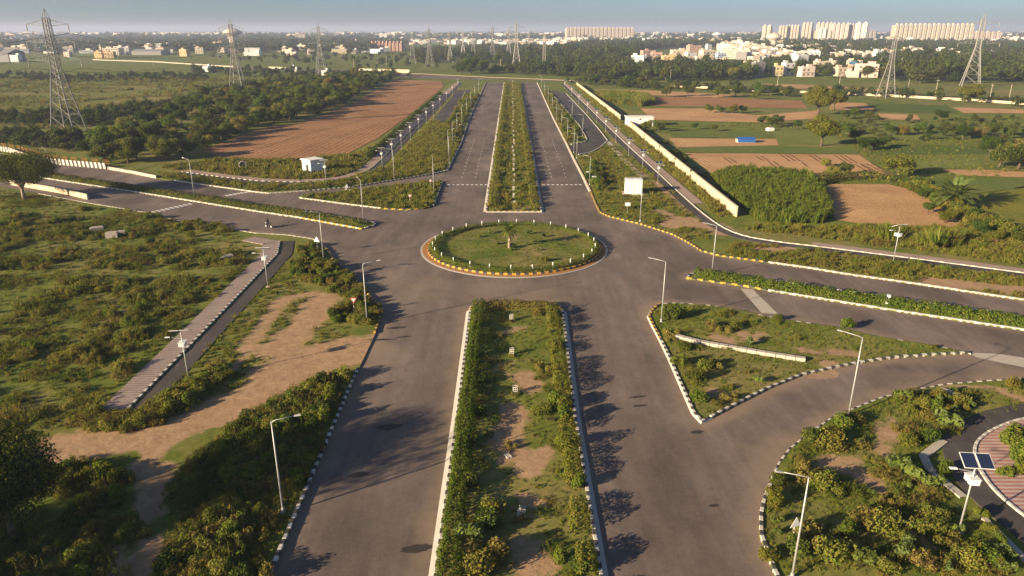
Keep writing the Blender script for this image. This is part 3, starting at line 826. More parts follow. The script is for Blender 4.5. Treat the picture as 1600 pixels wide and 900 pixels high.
# ---------------------------------------------------------------- footpaths and cycle tracks
def ribbon(name, pts, o0, o1, z, mat, st=1.0):
    p = dense(pts, st); a, b = offset(p, o0), offset(p, o1); m = len(p)
    v = [(x, y, z) for x, y in a] + [(x, y, z) for x, y in b] + [(x, y, z - .14) for x, y in a] + [(x, y, z - .14) for x, y in b]
    f = []
    for i in range(m - 1):
        f += [(i, i + 1, m + i + 1, m + i), (2 * m + i, 2 * m + i + 1, i + 1, i), (m + i, m + i + 1, 3 * m + i + 1, 3 * m + i)]
    if o0 > o1: f = [q[::-1] for q in f]
    me = mesh_np(name, v, f, [MAT[mat]]); 
    return tag(obj(name, me), kind='structure')
PATH_A = [(-37.3, 58.8), (-37.6, 75), (-38.1, 95), (-38.6, 112)] + [(-40.5, 119.5), (-46, 122.4)]
ribbon('footpath', PATH_A, 0, 2.8, .24, 'paver')
ribbon('cycle_track', PATH_A[:-1], -.3, -2.3, .19, 'track_asphalt')
kerb('kerb', PATH_A[:-1], 'bw', 1, h=.32, near_y=72)
PATH_B = [(-86, 184), (-74, 177.5), (-62, 172), (-52, 170.5)] + [tuple(p) for p in smooth([(-52, 170.5), (-42, 173.5), (-37.5, 184), (-37.2, 200)], 2)[1:]] + [(-37, 260), (-36.5, 400), (-36.5, 512)]
ribbon('footpath', PATH_B, .2, 3.0, .24, 'paver_dusty', 2)
ribbon('cycle_track', PATH_B, 0, -2.2, .19, 'track_asphalt', 2)
kerb('kerb', PATH_B, 'bw', 1, h=.3, w=.2, bl=.9)
PATH_C = [(35.5, 505), (36, 400), (36.4, 300), (36.8, 233), (37.6, 180)] + [tuple(p) for p in smooth([(37.8, 160), (38.3, 135), (40.3, 123.5), (46, 119), (52.4, 116)], 2)] + [(66, 108.8), (78, 102), (110, 84)]
ribbon('cycle_track', PATH_C, 0, -2.0, .19, 'track_asphalt', 2)
ribbon('footpath', PATH_C[:5] + [(38.2, 148)], .2, 2.6, .24, 'paver_dusty', 2)
ribbon('footpath', PATH_C[-6:], .25, 2.6, .24, 'paver_dusty', 2)
kerb('kerb', PATH_C, 'w', 1, h=.34, w=.22, bl=.7)
ribbon('dirt_path', [(32, 300), (32.3, 250), (32.6, 215), (33.0, 190), (33.3, 176)], 0, -1.5, .2, 'concrete', 2)
# service roads and their planted strips
field('service_road_west', [(-32.49, 299.29), (-32.52, 336.44), (-32.8, 390.9), (-33.75, 445.56), (-25.48, 450.38), (-24.94, 390.9), (-24.3, 299.29), (-18.5, 267.49), (-18.85, 252.3)], 'track_asphalt', .23)
field('service_road_east', [(24.05, 445.56), (31.35, 422.87), (32.45, 320.57), (32.33, 263.97), (31.93, 238.67), (27.63, 223.8), (23.42, 214.05), (19.47, 210.59), (18.14, 217.61), (18.32, 227.68), (23.44, 234.43), (25.19, 241.58), (25.9, 278.63), (25.04, 356.98)], 'track_asphalt', .23)
kerb('kerb', [(-17.53, 274.82), (-24.15, 290.69), (-24.83, 299.29), (-27.65, 440.83)], 'w', 1, bl=1.0, h=.42)
kerb('kerb', [(22.72, 427.23), (25.9, 278.63), (25.19, 241.58), (23.44, 234.43), (18.52, 230.34)], 'bw', 1, bl=1.0, h=.42)
kerb('kerb', [(31.35, 422.87), (32.45, 320.57), (32.33, 263.97), (31.93, 238.67), (27.63, 223.8), (23.42, 214.05), (19.47, 210.59)], 'w', -1, bl=1.0, h=.40)
# paved corner plot with a curved cycle track
PATH_D = [tuple(p) for p in smooth([(51.8, 60.1), (48.16, 59.27), (44.43, 57.43), (41.63, 55.37), (40.28, 53.52), (39.31, 51.4), (38.59, 48.45), (38.64, 46.16), (38.98, 44.1), (39.35, 41.31)], 2)]
field('paved_plot', PATH_D + [(43.93, 41.31), (59.2, 60.1)], 'paver_red', .25)
ribbon('cycle_track', PATH_D, 0, -2.3, .20, 'track_asphalt')
kerb('kerb', PATH_D, 'w', 1, h=.36, near_y=75, bl=.5, w=.26)
ribbon('concrete_kerb', [(38.86, 55.37), (35.69, 52.93), (35.19, 51.12), (35.42, 48.79), (35.73, 47.12)], -.35, .35, .30, 'concrete')
ribbon('concrete_kerb', [(35.74, 44.7), (35.84, 42.81), (35.88, 40.92), (35.75, 39.39)], -.22, .22, .28, 'concrete')

# ---------------------------------------------------------------- painted markings on the road
dash = MB(); dash.box((0, 0, 0), (.20, .95, .006)); dash_me = dash.mesh('lane_dash', [MAT['paint']])
blk = MB(); blk.box((0, 0, 0), (.62, .9, .006)); blk_me = blk.mesh('stop_block', [MAT['paint']])
for x in (-12.6, -9.2, 9.9, 13.6):
    y = 178.0
    while y < 245:
        obj('lane_dash', dash_me, rd, (x + (y - 178) * (.0 if x > 0 else -.002), y, .006)); y += 5.0 if y < 240 else 9
for i in range(9):
    obj('stop_block', blk_me, rd, (-15.2 + i * 1.12, 168.6, .006)); obj('stop_block', blk_me, rd, (7.6 + i * 1.1, 168.6, .006))
zb = MB(); zb.box((0, 0, 0), (.55, 1.5, .006)); zb_me = zb.mesh('crossing_bar', [MAT['paint']])
for a, b, n in (((-73.45, 141.1), (-68.47, 149.01), 9), ((-64.18, 156.48), (-60.06, 161.16), 7)):
    d = np.array(b) - np.array(a)
    for i in range(n):
        p = np.array(a) + d * (i + .5) / n
        obj('crossing_bar', zb_me, rd, (p[0], p[1], .006), math.atan2(d[1], d[0]))
field('crossing_slab', [(32.83, 95.89), (34.49, 95.63), (34.82, 86.13), (32.79, 86.58)], 'concrete', .008)
field('crossing_slab', [(52.66, 74.38), (55.83, 74.04), (60.28, 72.03), (58.37, 69.34), (54.44, 71.87), (52.74, 73.19)], 'concrete', .008)
field('sand_spill', [(31.15, 68.14), (32.6, 69.19), (35.07, 70.12), (35.65, 69.34), (34.78, 68.14), (33.36, 67.69), (31.72, 67.84)], 'dry_earth', .01)

# oil and water stains lying on the asphalt
plain('oil_stain', (.055, .042, .034), .7, .3, .3, 1.5)
for i, (p, a, b_) in enumerate((((-6.89, 41.51), 1.1, .45), ((-11.52, 58.11), 1.3, .5), ((-14.39, 81.67), 1.2, .35), ((-13.04, 78.92), 1.0, .2), ((-12.84, 50.47), .9, .35), ((12.78, 63.91), 1.0, .2), ((12.67, 62.09), .8, .18), ((15.77, 46.4), .5, .2), ((17.17, 57.21), .8, .25))):
    r_ = np.random.default_rng(i); n = 22
    q = [(a * math.cos(t) * (1 + .3 * r_.normal() * .5), b_ * math.sin(t) * (1 + .3 * r_.normal() * .5)) for t in np.linspace(0, 2 * math.pi, n, endpoint=False)]
    obj('oil_stain', mesh_np('oil_stain', [(x, y, 0) for x, y in q], [tuple(range(n))], [MAT['oil_stain']]), rd, (p[0], p[1], .005), .2)

# ---------------------------------------------------------------- hedges
def hedge(name, label, pts, w, h, mats, leaf=.11, dens=150, closed=False, seed=1, wob=.25, z=.14, second=.15, group=None, clump=1.6, gap=0.0):
    """a clipped or shaggy hedge: leaves over a long rounded body"""
    r = np.random.default_rng(seed)
    p = dense(pts, .3, closed)
    if closed: p = np.vstack([p, p[:1]])
    seg = np.linalg.norm(np.diff(p, axis=0), axis=1); s = np.concatenate([[0], np.cumsum(seg)])
    n = int(s[-1] * dens)
    u = r.random(n) * s[-1]
    c = np.column_stack([np.interp(u, s, p[:, 0]), np.interp(u, s, p[:, 1])])
    d = np.column_stack([np.interp(u + .1, s, p[:, 0]) - np.interp(u - .1, s, p[:, 0]), np.interp(u + .1, s, p[:, 1]) - np.interp(u - .1, s, p[:, 1])])
    d /= np.linalg.norm(d, axis=1)[:, None] + 1e-9
    nr = np.column_stack([-d[:, 1], d[:, 0]])
    nz = vnoise(np.column_stack([u, np.zeros(n)]), clump, seed) * .6 + vnoise(np.column_stack([u, np.ones(n) * 5]), clump * .37, seed + 3) * .4
    k = 1 + wob * (nz - .5) * 2
    a = r.uniform(-.15, math.pi + .15, n); rr = .55 + .45 * r.random(n) ** .5
    hx = np.sign(np.cos(a)) * np.abs(np.cos(a)) ** .6 * w / 2 * rr * k; hz_ = np.clip(np.sin(a), 0, 1) ** .6 * h * rr * k * np.where(np.abs(np.cos(a)) > .9, r.random(n), 1)
    C = np.column_stack([c + nr * hx[:, None] + r.normal(size=(n, 2)) * .05, z + np.abs(hz_) + .03])
    N = np.column_stack([nr * np.cos(a)[:, None], np.sin(a)])
    if gap:
        kp = nz + r.normal(size=n) * .05 > gap
        C, N, u, hx = C[kp], N[kp], u[kp], hx[kp]; n = len(C)
    V, F = leaf_arrays(C, N, leaf, r, .6, .2, .55)
    mi = (r.random(n) < second * 2 * (vnoise(np.column_stack([u, hx]), 2.2, seed + 7))).astype(int)
    tint = np.clip(.5 * vnoise(np.column_stack([u, hx]), 1.1, seed + 9) + .5 * r.random(n), 0, 1)
    me = mesh_np(name, V, F, [MAT[m] for m in mats], mi, False, {'tint': np.repeat(tint, 4)})
    o = obj(name, me)
    return tag(o, label, 'hedge', group)

hedge('hedge', 'clipped green hedge ring round the roundabout lawn', [tuple(p) for p in circ(13.75)], 1.15, .85, ['leaf_hedge', 'leaf_olive'], .09, 260, True, 3, .10, .16)
hedge('hedge', 'shaggy green hedge along the kerb of the near median, on the sunny side', [(-4.3, 33), (-4.35, 60), (-4.4, 88)], 1.6, 1.25, ['leaf_green', 'leaf_olive'], .09, 520, seed=4, wob=.4, second=.2)
hedge('hedge', 'brownish shrub row across the rounded head of the near median', [(-4.2, 88.0), (0, 88.4), (5.2, 87.8)], 1.8, .9, ['leaf_olive', 'leaf_brown'], .09, 480, seed=5, wob=.4, second=.4)
hedge('hedge', 'uneven low hedge along the shaded kerb of the near median', [(5.1, 33), (5.1, 60), (5.2, 87)], 1.5, 1.15, ['leaf_green', 'leaf_olive'], .085, 520, seed=6, wob=.7, second=.3, clump=1.5, gap=.42)
mlc = [tuple((np.array(a) + np.array(b)) / 2) for a, b in zip(dense(MED_L[:7], 4), [np.array(p) + (1.6, 3.2) for p in dense(MED_L[:7], 4)])]
hedge('hedge', 'long dark hedge on the narrow median of the road with the striped parapet', [(-28.2, 130.0)] + [(x, y + .2) for x, y in mlc[1:]], 2.6, .95, ['leaf_dark', 'leaf_olive'], .13, 210, seed=7, wob=.35, second=.3)
mrc = [(27.6, 101.3), (36.5, 96.6), (50.8, 89.0), (63.4, 82.8), (100, 63.4)]
hedge('hedge', 'shaggy green hedge on the narrow median with the white post', mrc, 2.3, 1.15, ['leaf_green', 'leaf_olive'], .13, 260, seed=8, wob=.5, second=.25)
hedge('hedge', 'narrow dark green hedge between footpath and ploughed field', [(-41.4, 205), (-41.3, 260), (-41, 330), (-41, 420)], 2.0, 1.5, ['leaf_hedge', 'leaf_dark'], .20, 110, seed=9, wob=.3, second=.3)
for x, l in ((-4.0, 'green shrub row along the sunny kerb of the long far median'), (4.7, 'green shrub row along the shaded kerb of the long far median')):
    hedge('hedge', l, [(x, 142.5), (x, 300), (x, 514)], 1.7, 1.0, ['leaf_green', 'leaf_grass'], .16, 130, seed=int(20 + x), wob=.5, second=.4, clump=3, gap=.46)
hedge('hedge', 'grey green hedge between the two sandy fields', [(72.97, 167.57), (78.58, 172.9), (86.38, 174.48), (92.72, 172.9), (93.04, 166.84)], 3.0, 1.9, ['leaf_dark', 'leaf_olive'], .2, 160, seed=31, wob=.5, second=.3, clump=3)

# ---------------------------------------------------------------- single shrubs
SHRUB = [o.data for o in PROTO['bush'].objects]
def shrub(p, s, k, label, group=None, z=None, sz=1.0, name='shrub'):
    o = obj(name, SHRUB[k], None, (p[0], p[1], zat(*p) if z is None else z), float(rng.random() * 6.28))
    o.scale = (s, s * float(rng.uniform(.85, 1.15)), s * sz)
    return tag(o, label, 'shrub', group)
KN = ['rounded green shrub', 'olive green shrub', 'bright green upright shrub', 'low straggling olive shrub', 'dry brown shrub', 'pale large leaved shrub', 'dark green shrub']
ORD = ['nearest', 'second nearest', 'third nearest', 'fourth nearest', 'fifth nearest', 'sixth nearest']
def rank_labels(items, marks, place):
    """name each shrub by its look and its rank from the closest landmark"""
    out = []; best = []
    for p, s, k in items:
        d = [math.dist(p, m[0]) for m in marks]; j = int(np.argmin(d)); best.append((j, d[j], k))
    for i, (j, d, k) in enumerate(best):
        rk = sorted(x[1] for x in best if x[0] == j and x[2] == k).index(d)
        out.append('%s on the %s, %s to %s' % (KN[k], place, ORD[min(rk, 5)], marks[j][1]))
    return out
NM = 'shrubs on the near median'
nms = (((4.26, 61.33), 1.5, 0), ((4.85, 58.92), 1.5, 2), ((2.78, 60.35), 1.0, 1), ((-3.99, 72.86), 1.2, 6), ((-3.03, 66.68), 1.1, 6), ((-3.7, 60.1), 1.3, 6), ((4.85, 75.43), 1.0, 1), ((3.49, 69.65), 1.1, 3), ((4.56, 54.53), 1.1, 2), ((-1.92, 44.1), 1.6, 6), ((-3.01, 41.98), 1.5, 5), ((-0.68, 40.66), 1.6, 4), ((-1.48, 45.61), 1.2, 1), ((-2.21, 39.39), 1.6, 1), ((5.22, 48.88), 1.0, 0), ((4.63, 39.39), 1.2, 6), ((3.57, 40.01), 1.0, 0), ((5.81, 85.25), 1.1, 0), ((3.34, 85.91), 1.0, 3), ((-3.99, 54.53), 1.4, 6), ((-3.91, 48.88), 1.4, 6), ((-4.96, 81.67), 1.0, 0), ((0, 54.53), .7, 3))
for (p, s, k), l in zip(nms, rank_labels(nms, (((-0.08, 83.74), 'the first guard'), ((0, 73.53), 'the second guard'), ((0.33, 64.45), 'the third guard'), ((-0.56, 53.32), 'the fallen guard'), ((0.59, 45), 'the tilted guard')), 'near median')):
    shrub(p, s, k, l, NM)
IS = 'shrubs on the triangular island'
iss = (((20.1, 84.17), 1.6, 6), ((21.57, 85.25), 1.3, 0), ((19.71, 86.35), 1.0, 0), ((24.62, 81.07), 1.2, 4), ((25.93, 80.08), 1.0, 3), ((27.8, 81.07), 1.0, 1), ((18.48, 71.22), 1.3, 0), ((19, 67.4), 1.4, 6), ((19.95, 74.56), 1.2, 6), ((20.92, 69.65), 1.2, 0), ((22.53, 70.43), 1.1, 3), ((18.37, 62.6), 1.2, 0), ((27.9, 76.32), 1.0, 5), ((41.69, 81.07), 1.3, 0), ((25.88, 66.68), .8, 5), ((21.87, 63.25), .9, 3), ((34.05, 84.17), .8, 1), ((19.44, 79.11), 1.1, 3))
for (p, s, k), l in zip(iss, rank_labels(iss, (((18.95, 83.32), 'its lamp'), ((19.74, 78.35), 'the drain wall start'), ((32.81, 71.87), 'the drain wall end'), ((17.9, 58.68), 'its sharp corner'), ((52.67, 74.04), 'its long tip')), 'triangular island')):
    shrub(p, s, k, l, IS)
CP = 'shrubs on the corner plot with the two lamps'
r_ = np.random.default_rng(77)
spots = [((27.18, 55.58), 2.0, 6), ((28.19, 54.53), 2.0, 1), ((30.44, 57.77), 1.7, 0), ((24.24, 50.2), 1.8, 3), ((25.3, 48.88), 1.9, 1), ((21.91, 48.88), 1.6, 6), ((20.78, 46.4), 1.7, 0), ((21.77, 41.98), 2.1, 3), ((22.6, 40.66), 2.0, 1), ((20.11, 40.66), 1.7, 6), ((26.71, 44.1), 1.8, 3), ((27.55, 43.38), 1.8, 1), ((32.43, 51.12), 1.8, 5), ((33.07, 49.76), 1.7, 5), ((33.93, 48.45), 1.6, 5), ((35.03, 54.53), 1.5, 0), ((37.3, 55.58), 1.7, 6), ((40.31, 58.34), 1.8, 5), ((41.48, 57.77), 1.7, 5), ((38.92, 63.25), 1.4, 5), ((40, 62.86), 1.4, 5), ((32.15, 58.92), 1.5, 3), ((41.38, 61.33), 1.5, 0), ((44.64, 62.6), 1.3, 1), ((30.45, 43.02), 1.5, 1), ((31.5, 41.98), 1.5, 3), ((31.71, 40.01), 1.6, 1), ((27.57, 40.66), 1.8, 5), ((28.24, 39.39), 1.8, 4), ((24.42, 39.7), 1.7, 5), ((33.49, 40.01), 1.5, 0), ((24.86, 42.67), 1.5, 0), ((17.86, 40.01), 1.3, 0)]
for (p, s, k), l in zip(spots, rank_labels(spots, (((32.27, 59.86), 'the tall lamp'), ((18.95, 38.48), 'the lamp by the sign'), ((32.94, 43.09), 'the solar lamp'), ((35.69, 52.93), 'the concrete edge'), ((44.47, 64.18), 'the concrete slab'), ((22.76, 52.06), 'the kerb bend')), 'corner plot')):
    shrub(p, s * .78, k, l, CP)
shrub((35.96, 50.66), 1.0, 0, 'yellow green clipped shrub on the concrete edge beside the curved cycle track', sz=1.2)
for p, s in (((35.5, 44.7), .8), ((35.17, 43.02), .8), ((35.21, 41.98), .7)): shrub(p, s, 2, 'small yellow green shrub at the lower edge of the cycle track', 'small shrubs by the cycle track')
for p, s in (((43.97, 54.53), 1.3), ((45.69, 55.58), 1.4), ((43.1, 52.54), 1.2), ((42.52, 50.2), 1.2), ((40.76, 50.2), .9), ((44.54, 53.03), 1.6), ((43.9, 51.12), 1.6)): shrub(p, s, 0, 'leafy shrub overgrowing the red paved plot', 'shrubs on the red paved plot', z=.25)

# roundabout planting
def rb_px(x, y): return (x, y)
for p, s, k in (((3.01, 123.9), .55, 5), ((5.58, 121.81), .5, 5), ((3.78, 118.59), .5, 5), ((-4.18, 124.32), .55, 5), ((-5.92, 121.81), .4, 0), ((0.32, 115.16), .55, 6), ((4.28, 113.69), .35, 5), ((0, 113.69), .35, 0), ((-2.42, 117.43), .4, 0), ((7.89, 116.66), .3, 5), ((5.22, 108.13), .55, 0)):
    shrub(p, s * 1.55, k, 'small ornamental shrub on the roundabout lawn', 'ornamental shrubs of the roundabout', z=.24)

def palm(name, label, loc, ht, fl, nf, tr, seed, mats=('leaf_green', 'leaf_olive'), droop=1.0, group=None):
    r = np.random.default_rng(seed)
    root = empty(name, loc)
    b = MB()
    prof = [(0, 0, -.1)] + [(r.normal() * .02 * ht, r.normal() * .02 * ht, ht * i / 6) for i in range(1, 7)]
    b.tube(prof, [tr * 1.25] + [tr * (1.05 if i % 2 else .92) for i in range(6)], 9)
    for i in range(26):     # old frond stubs
        a = i * 2.4; z = ht * (.2 + .8 * i / 26)
        b.box((math.cos(a) * tr, math.sin(a) * tr, z), (tr * .7, tr * .35, tr * .5), a)
    b.obj('trunk', MAT['bark_pale'], root)
    for f in range(nf):
        V = []; F = []; T = []
        a = f * 2.399 + r.normal() * .1; el = R(80 - 95 * (f / nf)) + r.normal() * .08; L = fl * r.uniform(.85, 1.1)
        pts = []; p = Vector((0, 0, ht)); e = el
        for i in range(10):
            pts.append(p.copy()); p = p + Vector((math.cos(a) * math.cos(e), math.sin(a) * math.cos(e), math.sin(e))) * L / 9; e -= .14 * droop
        side = Vector((-math.sin(a), math.cos(a), 0))
        for i in range(9):
            n0 = len(V); V += [pts[i] - side * .02, pts[i] + side * .02, pts[i + 1] + side * .015, pts[i + 1] - side * .015]; F.append((n0, n0 + 1, n0 + 2, n0 + 3)); T += [.3] * 4
            d = (pts[i + 1] - pts[i]).normalized()
            for k in range(3):
                q = pts[i].lerp(pts[i + 1], k / 3); ll = L * .22 * (1 - .75 * abs(i / 9 - .45))
                for s in (-1, 1):
                    t = (side * s * .85 + d * .6 + Vector((0, 0, -.1 * r.random()))).normalized() * ll
                    n0 = len(V); V += [q, q + d * ll * .16 + t * .4, q + t, q - d * ll * .10 + t * .4]; F.append((n0, n0 + 1, n0 + 2, n0 + 3)); T += [r.random()] * 4
        me = mesh_np('frond', np.array([tuple(v) for v in V]), F, [MAT[mats[f % 2 if f > nf * .6 else 0]]], None, False, {'tint': T})
        obj('frond', me, root)
    return tag(root, label, 'palm', group)
palm('palm_tree', 'short palm with a thick trunk in the middle of the roundabout', (*(-0.43, 115.16), .25), 3.1, 1.7, 34, .24, 5)
palm('palm_tree', 'wide grey green date palm at the field edge above the yellow crop', (*(91.85, 144.95), .15), 2.2, 5.2, 60, .4, 6, ('leaf_pale', 'leaf_olive'), .8)

# ---------------------------------------------------------------- trees
def tree(p, s, k, label, group=None, h=None, name='tree', z=None):
    rt = empty(name, (p[0], p[1], zat(*p) if z is None else z), float(rng.random() * 6.28))
    rt.scale = (s, s, h if h else s)
    obj('trunk', TREE[k][0], rt); obj('crown', TREE[k][1], rt)
    return tag(rt, label, 'tree', group)
# near trees with finer foliage
def big_tree(name, label, p, s, seed, mats, n, leaf, bark, spread=.6, zc=1.2, zr=.45, sz=1.0, rad=(.3, .48), nl=12):
    L = tree_lobes(seed, nl, spread, zc, zr, rad)
    L = [(a * s, b * s, c * s * sz, d * s, e * s, f * s * sz) for a, b, c, d, e, f in L]
    rt = empty(name, (p[0], p[1], zat(*p)))
    b = MB(); r = np.random.default_rng(seed)
    zf = min(l[2] for l in L) * .6
    b.tube([(.1, 0, -.1), (0, .05, zf * .5), (.08, 0, zf), (.1, .1, zf + .2 * s)], [.055 * s, .04 * s, .034 * s, .018 * s], 9)
    for l in L:
        m = (l[0] * .4 + r.normal() * .03 * s, l[1] * .4 + r.normal() * .03 * s, zf + (l[2] - zf) * .5)
        b.tube([(.05, 0, zf * r.uniform(.75, 1.1)), m, (l[0] * .85, l[1] * .85, l[2]), (l[0] * 1.2, l[1] * 1.2, l[2] + l[5] * .5)], [.022 * s, .014 * s, .008 * s, .003 * s], 6, cap=False)
    b.obj('trunk', MAT[bark], rt, smooth=True)
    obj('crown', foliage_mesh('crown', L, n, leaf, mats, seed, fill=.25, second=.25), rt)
    return tag(rt, label, 'tree')
big_tree('tree', 'spreading dark tree with a pale trunk beside the concrete parapet', (-106.7, 152.66), 8.8, 301, ['leaf_dark', 'leaf_green'], 36000, .15, 'bark_pale', .66, .86, .26, .88)
big_tree('tree', 'dark tree leaning in at the lower edge beside the dirt track', (-36.0, 42.0), 5.2, 302, ['leaf_dark', 'leaf_olive'], 22000, .10, 'bark', .48, 1.08, .5, 1.0, (.26, .40))
big_tree('tree', 'tall tree whose shadow falls over the dirt patch', (-48.5, 34.5), 7.4, 303, ['leaf_dark', 'leaf_olive'], 12000, .18, 'bark')
big_tree('tree', 'tree by the roadside whose shadow darkens the scrub', (-46.0, 27.0), 5.0, 304, ['leaf_dark', 'leaf_olive'], 7000, .16, 'bark')
big_tree('tree', 'broad tree at the edge of the shaded scrub', (-57.0, 30.0), 5.5, 305, ['leaf_dark', 'leaf_olive'], 7000, .16, 'bark')

BELT = [(-111.56, 194.79), (-100.21, 196.77), (-93.12, 207.24), (-95.72, 223.8), (-96.74, 272.95), (-85.95, 294.93), (-81.18, 363.3), (-85.95, 410.3), (-88.04, 558.64), (-118.03, 606.93), (-137.22, 566.16), (-151.74, 530.43), (-162.13, 504.87), (-165.15, 402.32), (-152.88, 315.59), (-142.89, 263.97), (-128.1, 220.05)]
pts = rand_in(BELT, 1600, 5); kept = []
for p in pts:
    if all((p[0] - q[0]) ** 2 + (p[1] - q[1]) ** 2 > 30 for q in kept): kept.append(tuple(p))
kept = kept[:260]
for i, p in enumerate(kept):
    s = float(rng.uniform(3.0, 4.7)); k = int(rng.choice([0, 1, 2, 3, 0, 2, 6]))
    tree(p, s, k, ('small ' if s < 3.4 else 'tall ' if s > 4.2 else '') + ['dark green tree', 'mid green tree', 'broad dark tree', 'olive green tree', '', '', 'bright green tree'][k] + (' in the belt near the striped parapet' if p[1] < 215 else ' in the belt at the near end of the ploughed field' if p[1] < 270 else ' in the belt along the middle of the ploughed field' if p[1] < 350 else ' in the belt at the far end of the ploughed field'), 'trees of the belt beside the ploughed field', h=s * float(rng.uniform(.72, 1.0)))
tree((-87.01, 356.98), 4.8, 6, 'tall bright green tree at the corner of the ploughed field', h=4.6)
tree((-86.63, 320.57), 4.4, 6, 'bright green tree one in from the corner of the ploughed field', h=4.2)
tree((-102.43, 231.69), 3.4, 5, 'rusty brown bushy tree in front of the dark belt', h=2.9)
tree((-80.7, 353.9), 4.4, 0, 'dark round tree at the field corner beside the bright green one', h=3.9)
tree((-108.48, 200.84), 4.3, 3, 'olive tree behind the end of the striped parapet', h=4.2)
tree((-99.44, 200.84), 4.0, 1, 'rounded green tree standing over the footpath start', h=3.8)
# right hand fields
tree((98.31, 227.68), 6.4, 4, 'bright yellow green tree standing alone by the sandy field', h=5.2)
tree((131.6, 313.16), 8.0, 4, 'large yellow green tree with a broad crown near the white wall', h=6.6)
tree((148.69, 336.44), 6.4, 4, 'yellow green tree touching the broad crowned one', h=5.0)
tree((97.23, 177.72), 5.0, 3, 'olive round bush tree at the corner of the sandy field', h=3.6)
tree((237.78, 380.09), 9.0, 4, 'yellow green round tree in front of the tall pylon', h=4.6)
tree((131.05, 190.95), 4.6, 2, 'grey green tree in the clump at the field edge', h=3.9)
tree((134.36, 188.16), 5.2, 2, 'tallest grey green tree of the clump at the field edge', h=4.6)
tree((139.44, 208.35), 3.6, 0, 'dark small tree behind the clump at the field edge', h=3.4)
tree((146.98, 202.93), 5.0, 5, 'brownish tree at the outer side of the clump', h=4.2)
FT = [((84.58, 179.39), 2.2, 0), ((80.62, 177.72), 2.2, 3), ((84.49, 190.95), 1.8, 3), ((107.25, 217.61), 3.0, 0), ((110.76, 218.82), 2.8, 2), ((115.74, 223.8), 2.4, 0), ((113.22, 237.24), 2.6, 0), ((117.8, 252.3), 2.6, 1), ((97.95, 272.95), 2.8, 0), ((97.49, 282.54), 2.6, 2), ((103.05, 280.57), 2.6, 0), ((105.57, 267.49), 2.4, 0), ((87.57, 323.11), 2.6, 1), ((91.7, 320.57), 2.4, 1), ((97.35, 320.57), 2.6, 1), ((102.36, 323.11), 2.2, 0), ((145.57, 297.1), 2.8, 2), ((143.36, 303.78), 2.8, 0), ((137.36, 299.29), 2.6, 2), ((132.38, 252.3), 2.8, 1), ((136.87, 252.3), 2.8, 3), ((144.22, 255.53), 2.8, 1), ((152.57, 252.3), 3.0, 0), ((152.67, 243.05), 3.0, 0), ((159.94, 246.06), 3.2, 5), ((166.28, 249.14), 3.2, 0), ((172.85, 250.71), 3.0, 2), ((173.3, 292.79), 3.0, 0), ((49.19, 263.97), 2.6, 1), ((53.21, 260.53), 2.4, 0), ((67.61, 267.49), 1.7, 0), ((73.33, 262.24), 1.6, 0), ((83.77, 139.5), 1.6, 0), ((89.88, 157.13), 1.6, 1), ((89.61, 152.66), 1.7, 0), ((82.7, 131.99), 1.8, 1), ((83.92, 123.05), 1.8, 0), ((84.19, 118.99), 1.7, 1), ((86.8, 117.04), 1.6, 0), ((89.69, 134.41), 1.6, 0)]
for p, s, k in FT:
    tree(p, s, k, ['dark green bushy tree', 'green bushy tree', 'broad grey green bushy tree', 'olive bushy tree', 'yellow tree', 'brown bushy tree', 'bright tree'][k] + ' between the fields beyond the cream wall', 'bushy trees between the fields', h=s * .85)
WT = [((56.96, 504.87), 4.4, 0), ((61.37, 487.22), 3.6, 2), ((76.19, 487.22), 4.5, 0), ((83.09, 470.74), 5.0, 2), ((74.49, 537.22), 5.0, 0), ((84.33, 402.32), 4.4, 2), ((97.55, 406.28), 4.0, 0), ((111.74, 450.38), 4.0, 2), ((114.87, 398.44), 4.2, 0), ((113.14, 402.32), 3.6, 1), ((124.15, 406.28), 4.0, 0), ((137.88, 410.3), 4.6, 1), ((143.66, 406.28), 4.0, 0), ((149.34, 402.32), 4.2, 2), ((128.67, 387.23), 3.0, 1), ((-34.59, 615.78), 9.0, 0), ((-42.57, 615.78), 8.0, 2), ((-24.65, 634.27), 7.0, 0), ((109.01, 523.8), 6.0, 0), ((97.77, 537.22), 6.0, 2), ((181.26, 573.88), 7.5, 1), ((164.74, 551.32), 6.5, 3), ((265.02, 551.32), 6.5, 0), ((240.14, 566.16), 5.0, 1), ((228.58, 589.95), 5.0, 0)]
for p, s, k in WT:
    tree(p, s, k, ['dark rounded tree', 'green rounded tree', 'broad dark tree', 'olive rounded tree'][k] + ' along the white boundary wall of the cross road', 'trees along the cross road wall', h=s * .85)

# ---------------------------------------------------------------- street lamps
def lamp_proto():
    rt = empty('street_lamp')
    b = MB(); b.box((0, 0, .02), (.38, .38, .04)); b.tube([(0, 0, .04), (0, 0, .4)], [.13, .12], 10); b.obj('base', MAT['galvanised'], rt)
    b = MB(); b.tube([(0, 0, .3), (0, 0, 4), (0, 0, 8.0)], [.085, .066, .045], 10); b.obj('pole', MAT['galvanised'], rt, smooth=True)
    b = MB(); b.tube([(0, 0, 7.9), (.25, 0, 8.05), (1.75, 0, 8.3)], [.04, .036, .032], 8); b.obj('arm', MAT['galvanised'], rt, smooth=True)
    b = MB()
    b.add([(1.65, -.07, 8.25), (1.65, .07, 8.25), (2.15, .11, 8.31), (2.15, -.11, 8.31), (1.65, -.05, 8.33), (1.65, .05, 8.33), (2.1, .08, 8.40), (2.1, -.08, 8.40)],
          [(0, 1, 2, 3), (7, 6, 5, 4), (0, 4, 5, 1), (1, 5, 6, 2), (2, 6, 7, 3), (3, 7, 4, 0)])
    b.obj('lamp_head', MAT['galvanised'], rt)
    return rt
LAMP = lamp_proto()
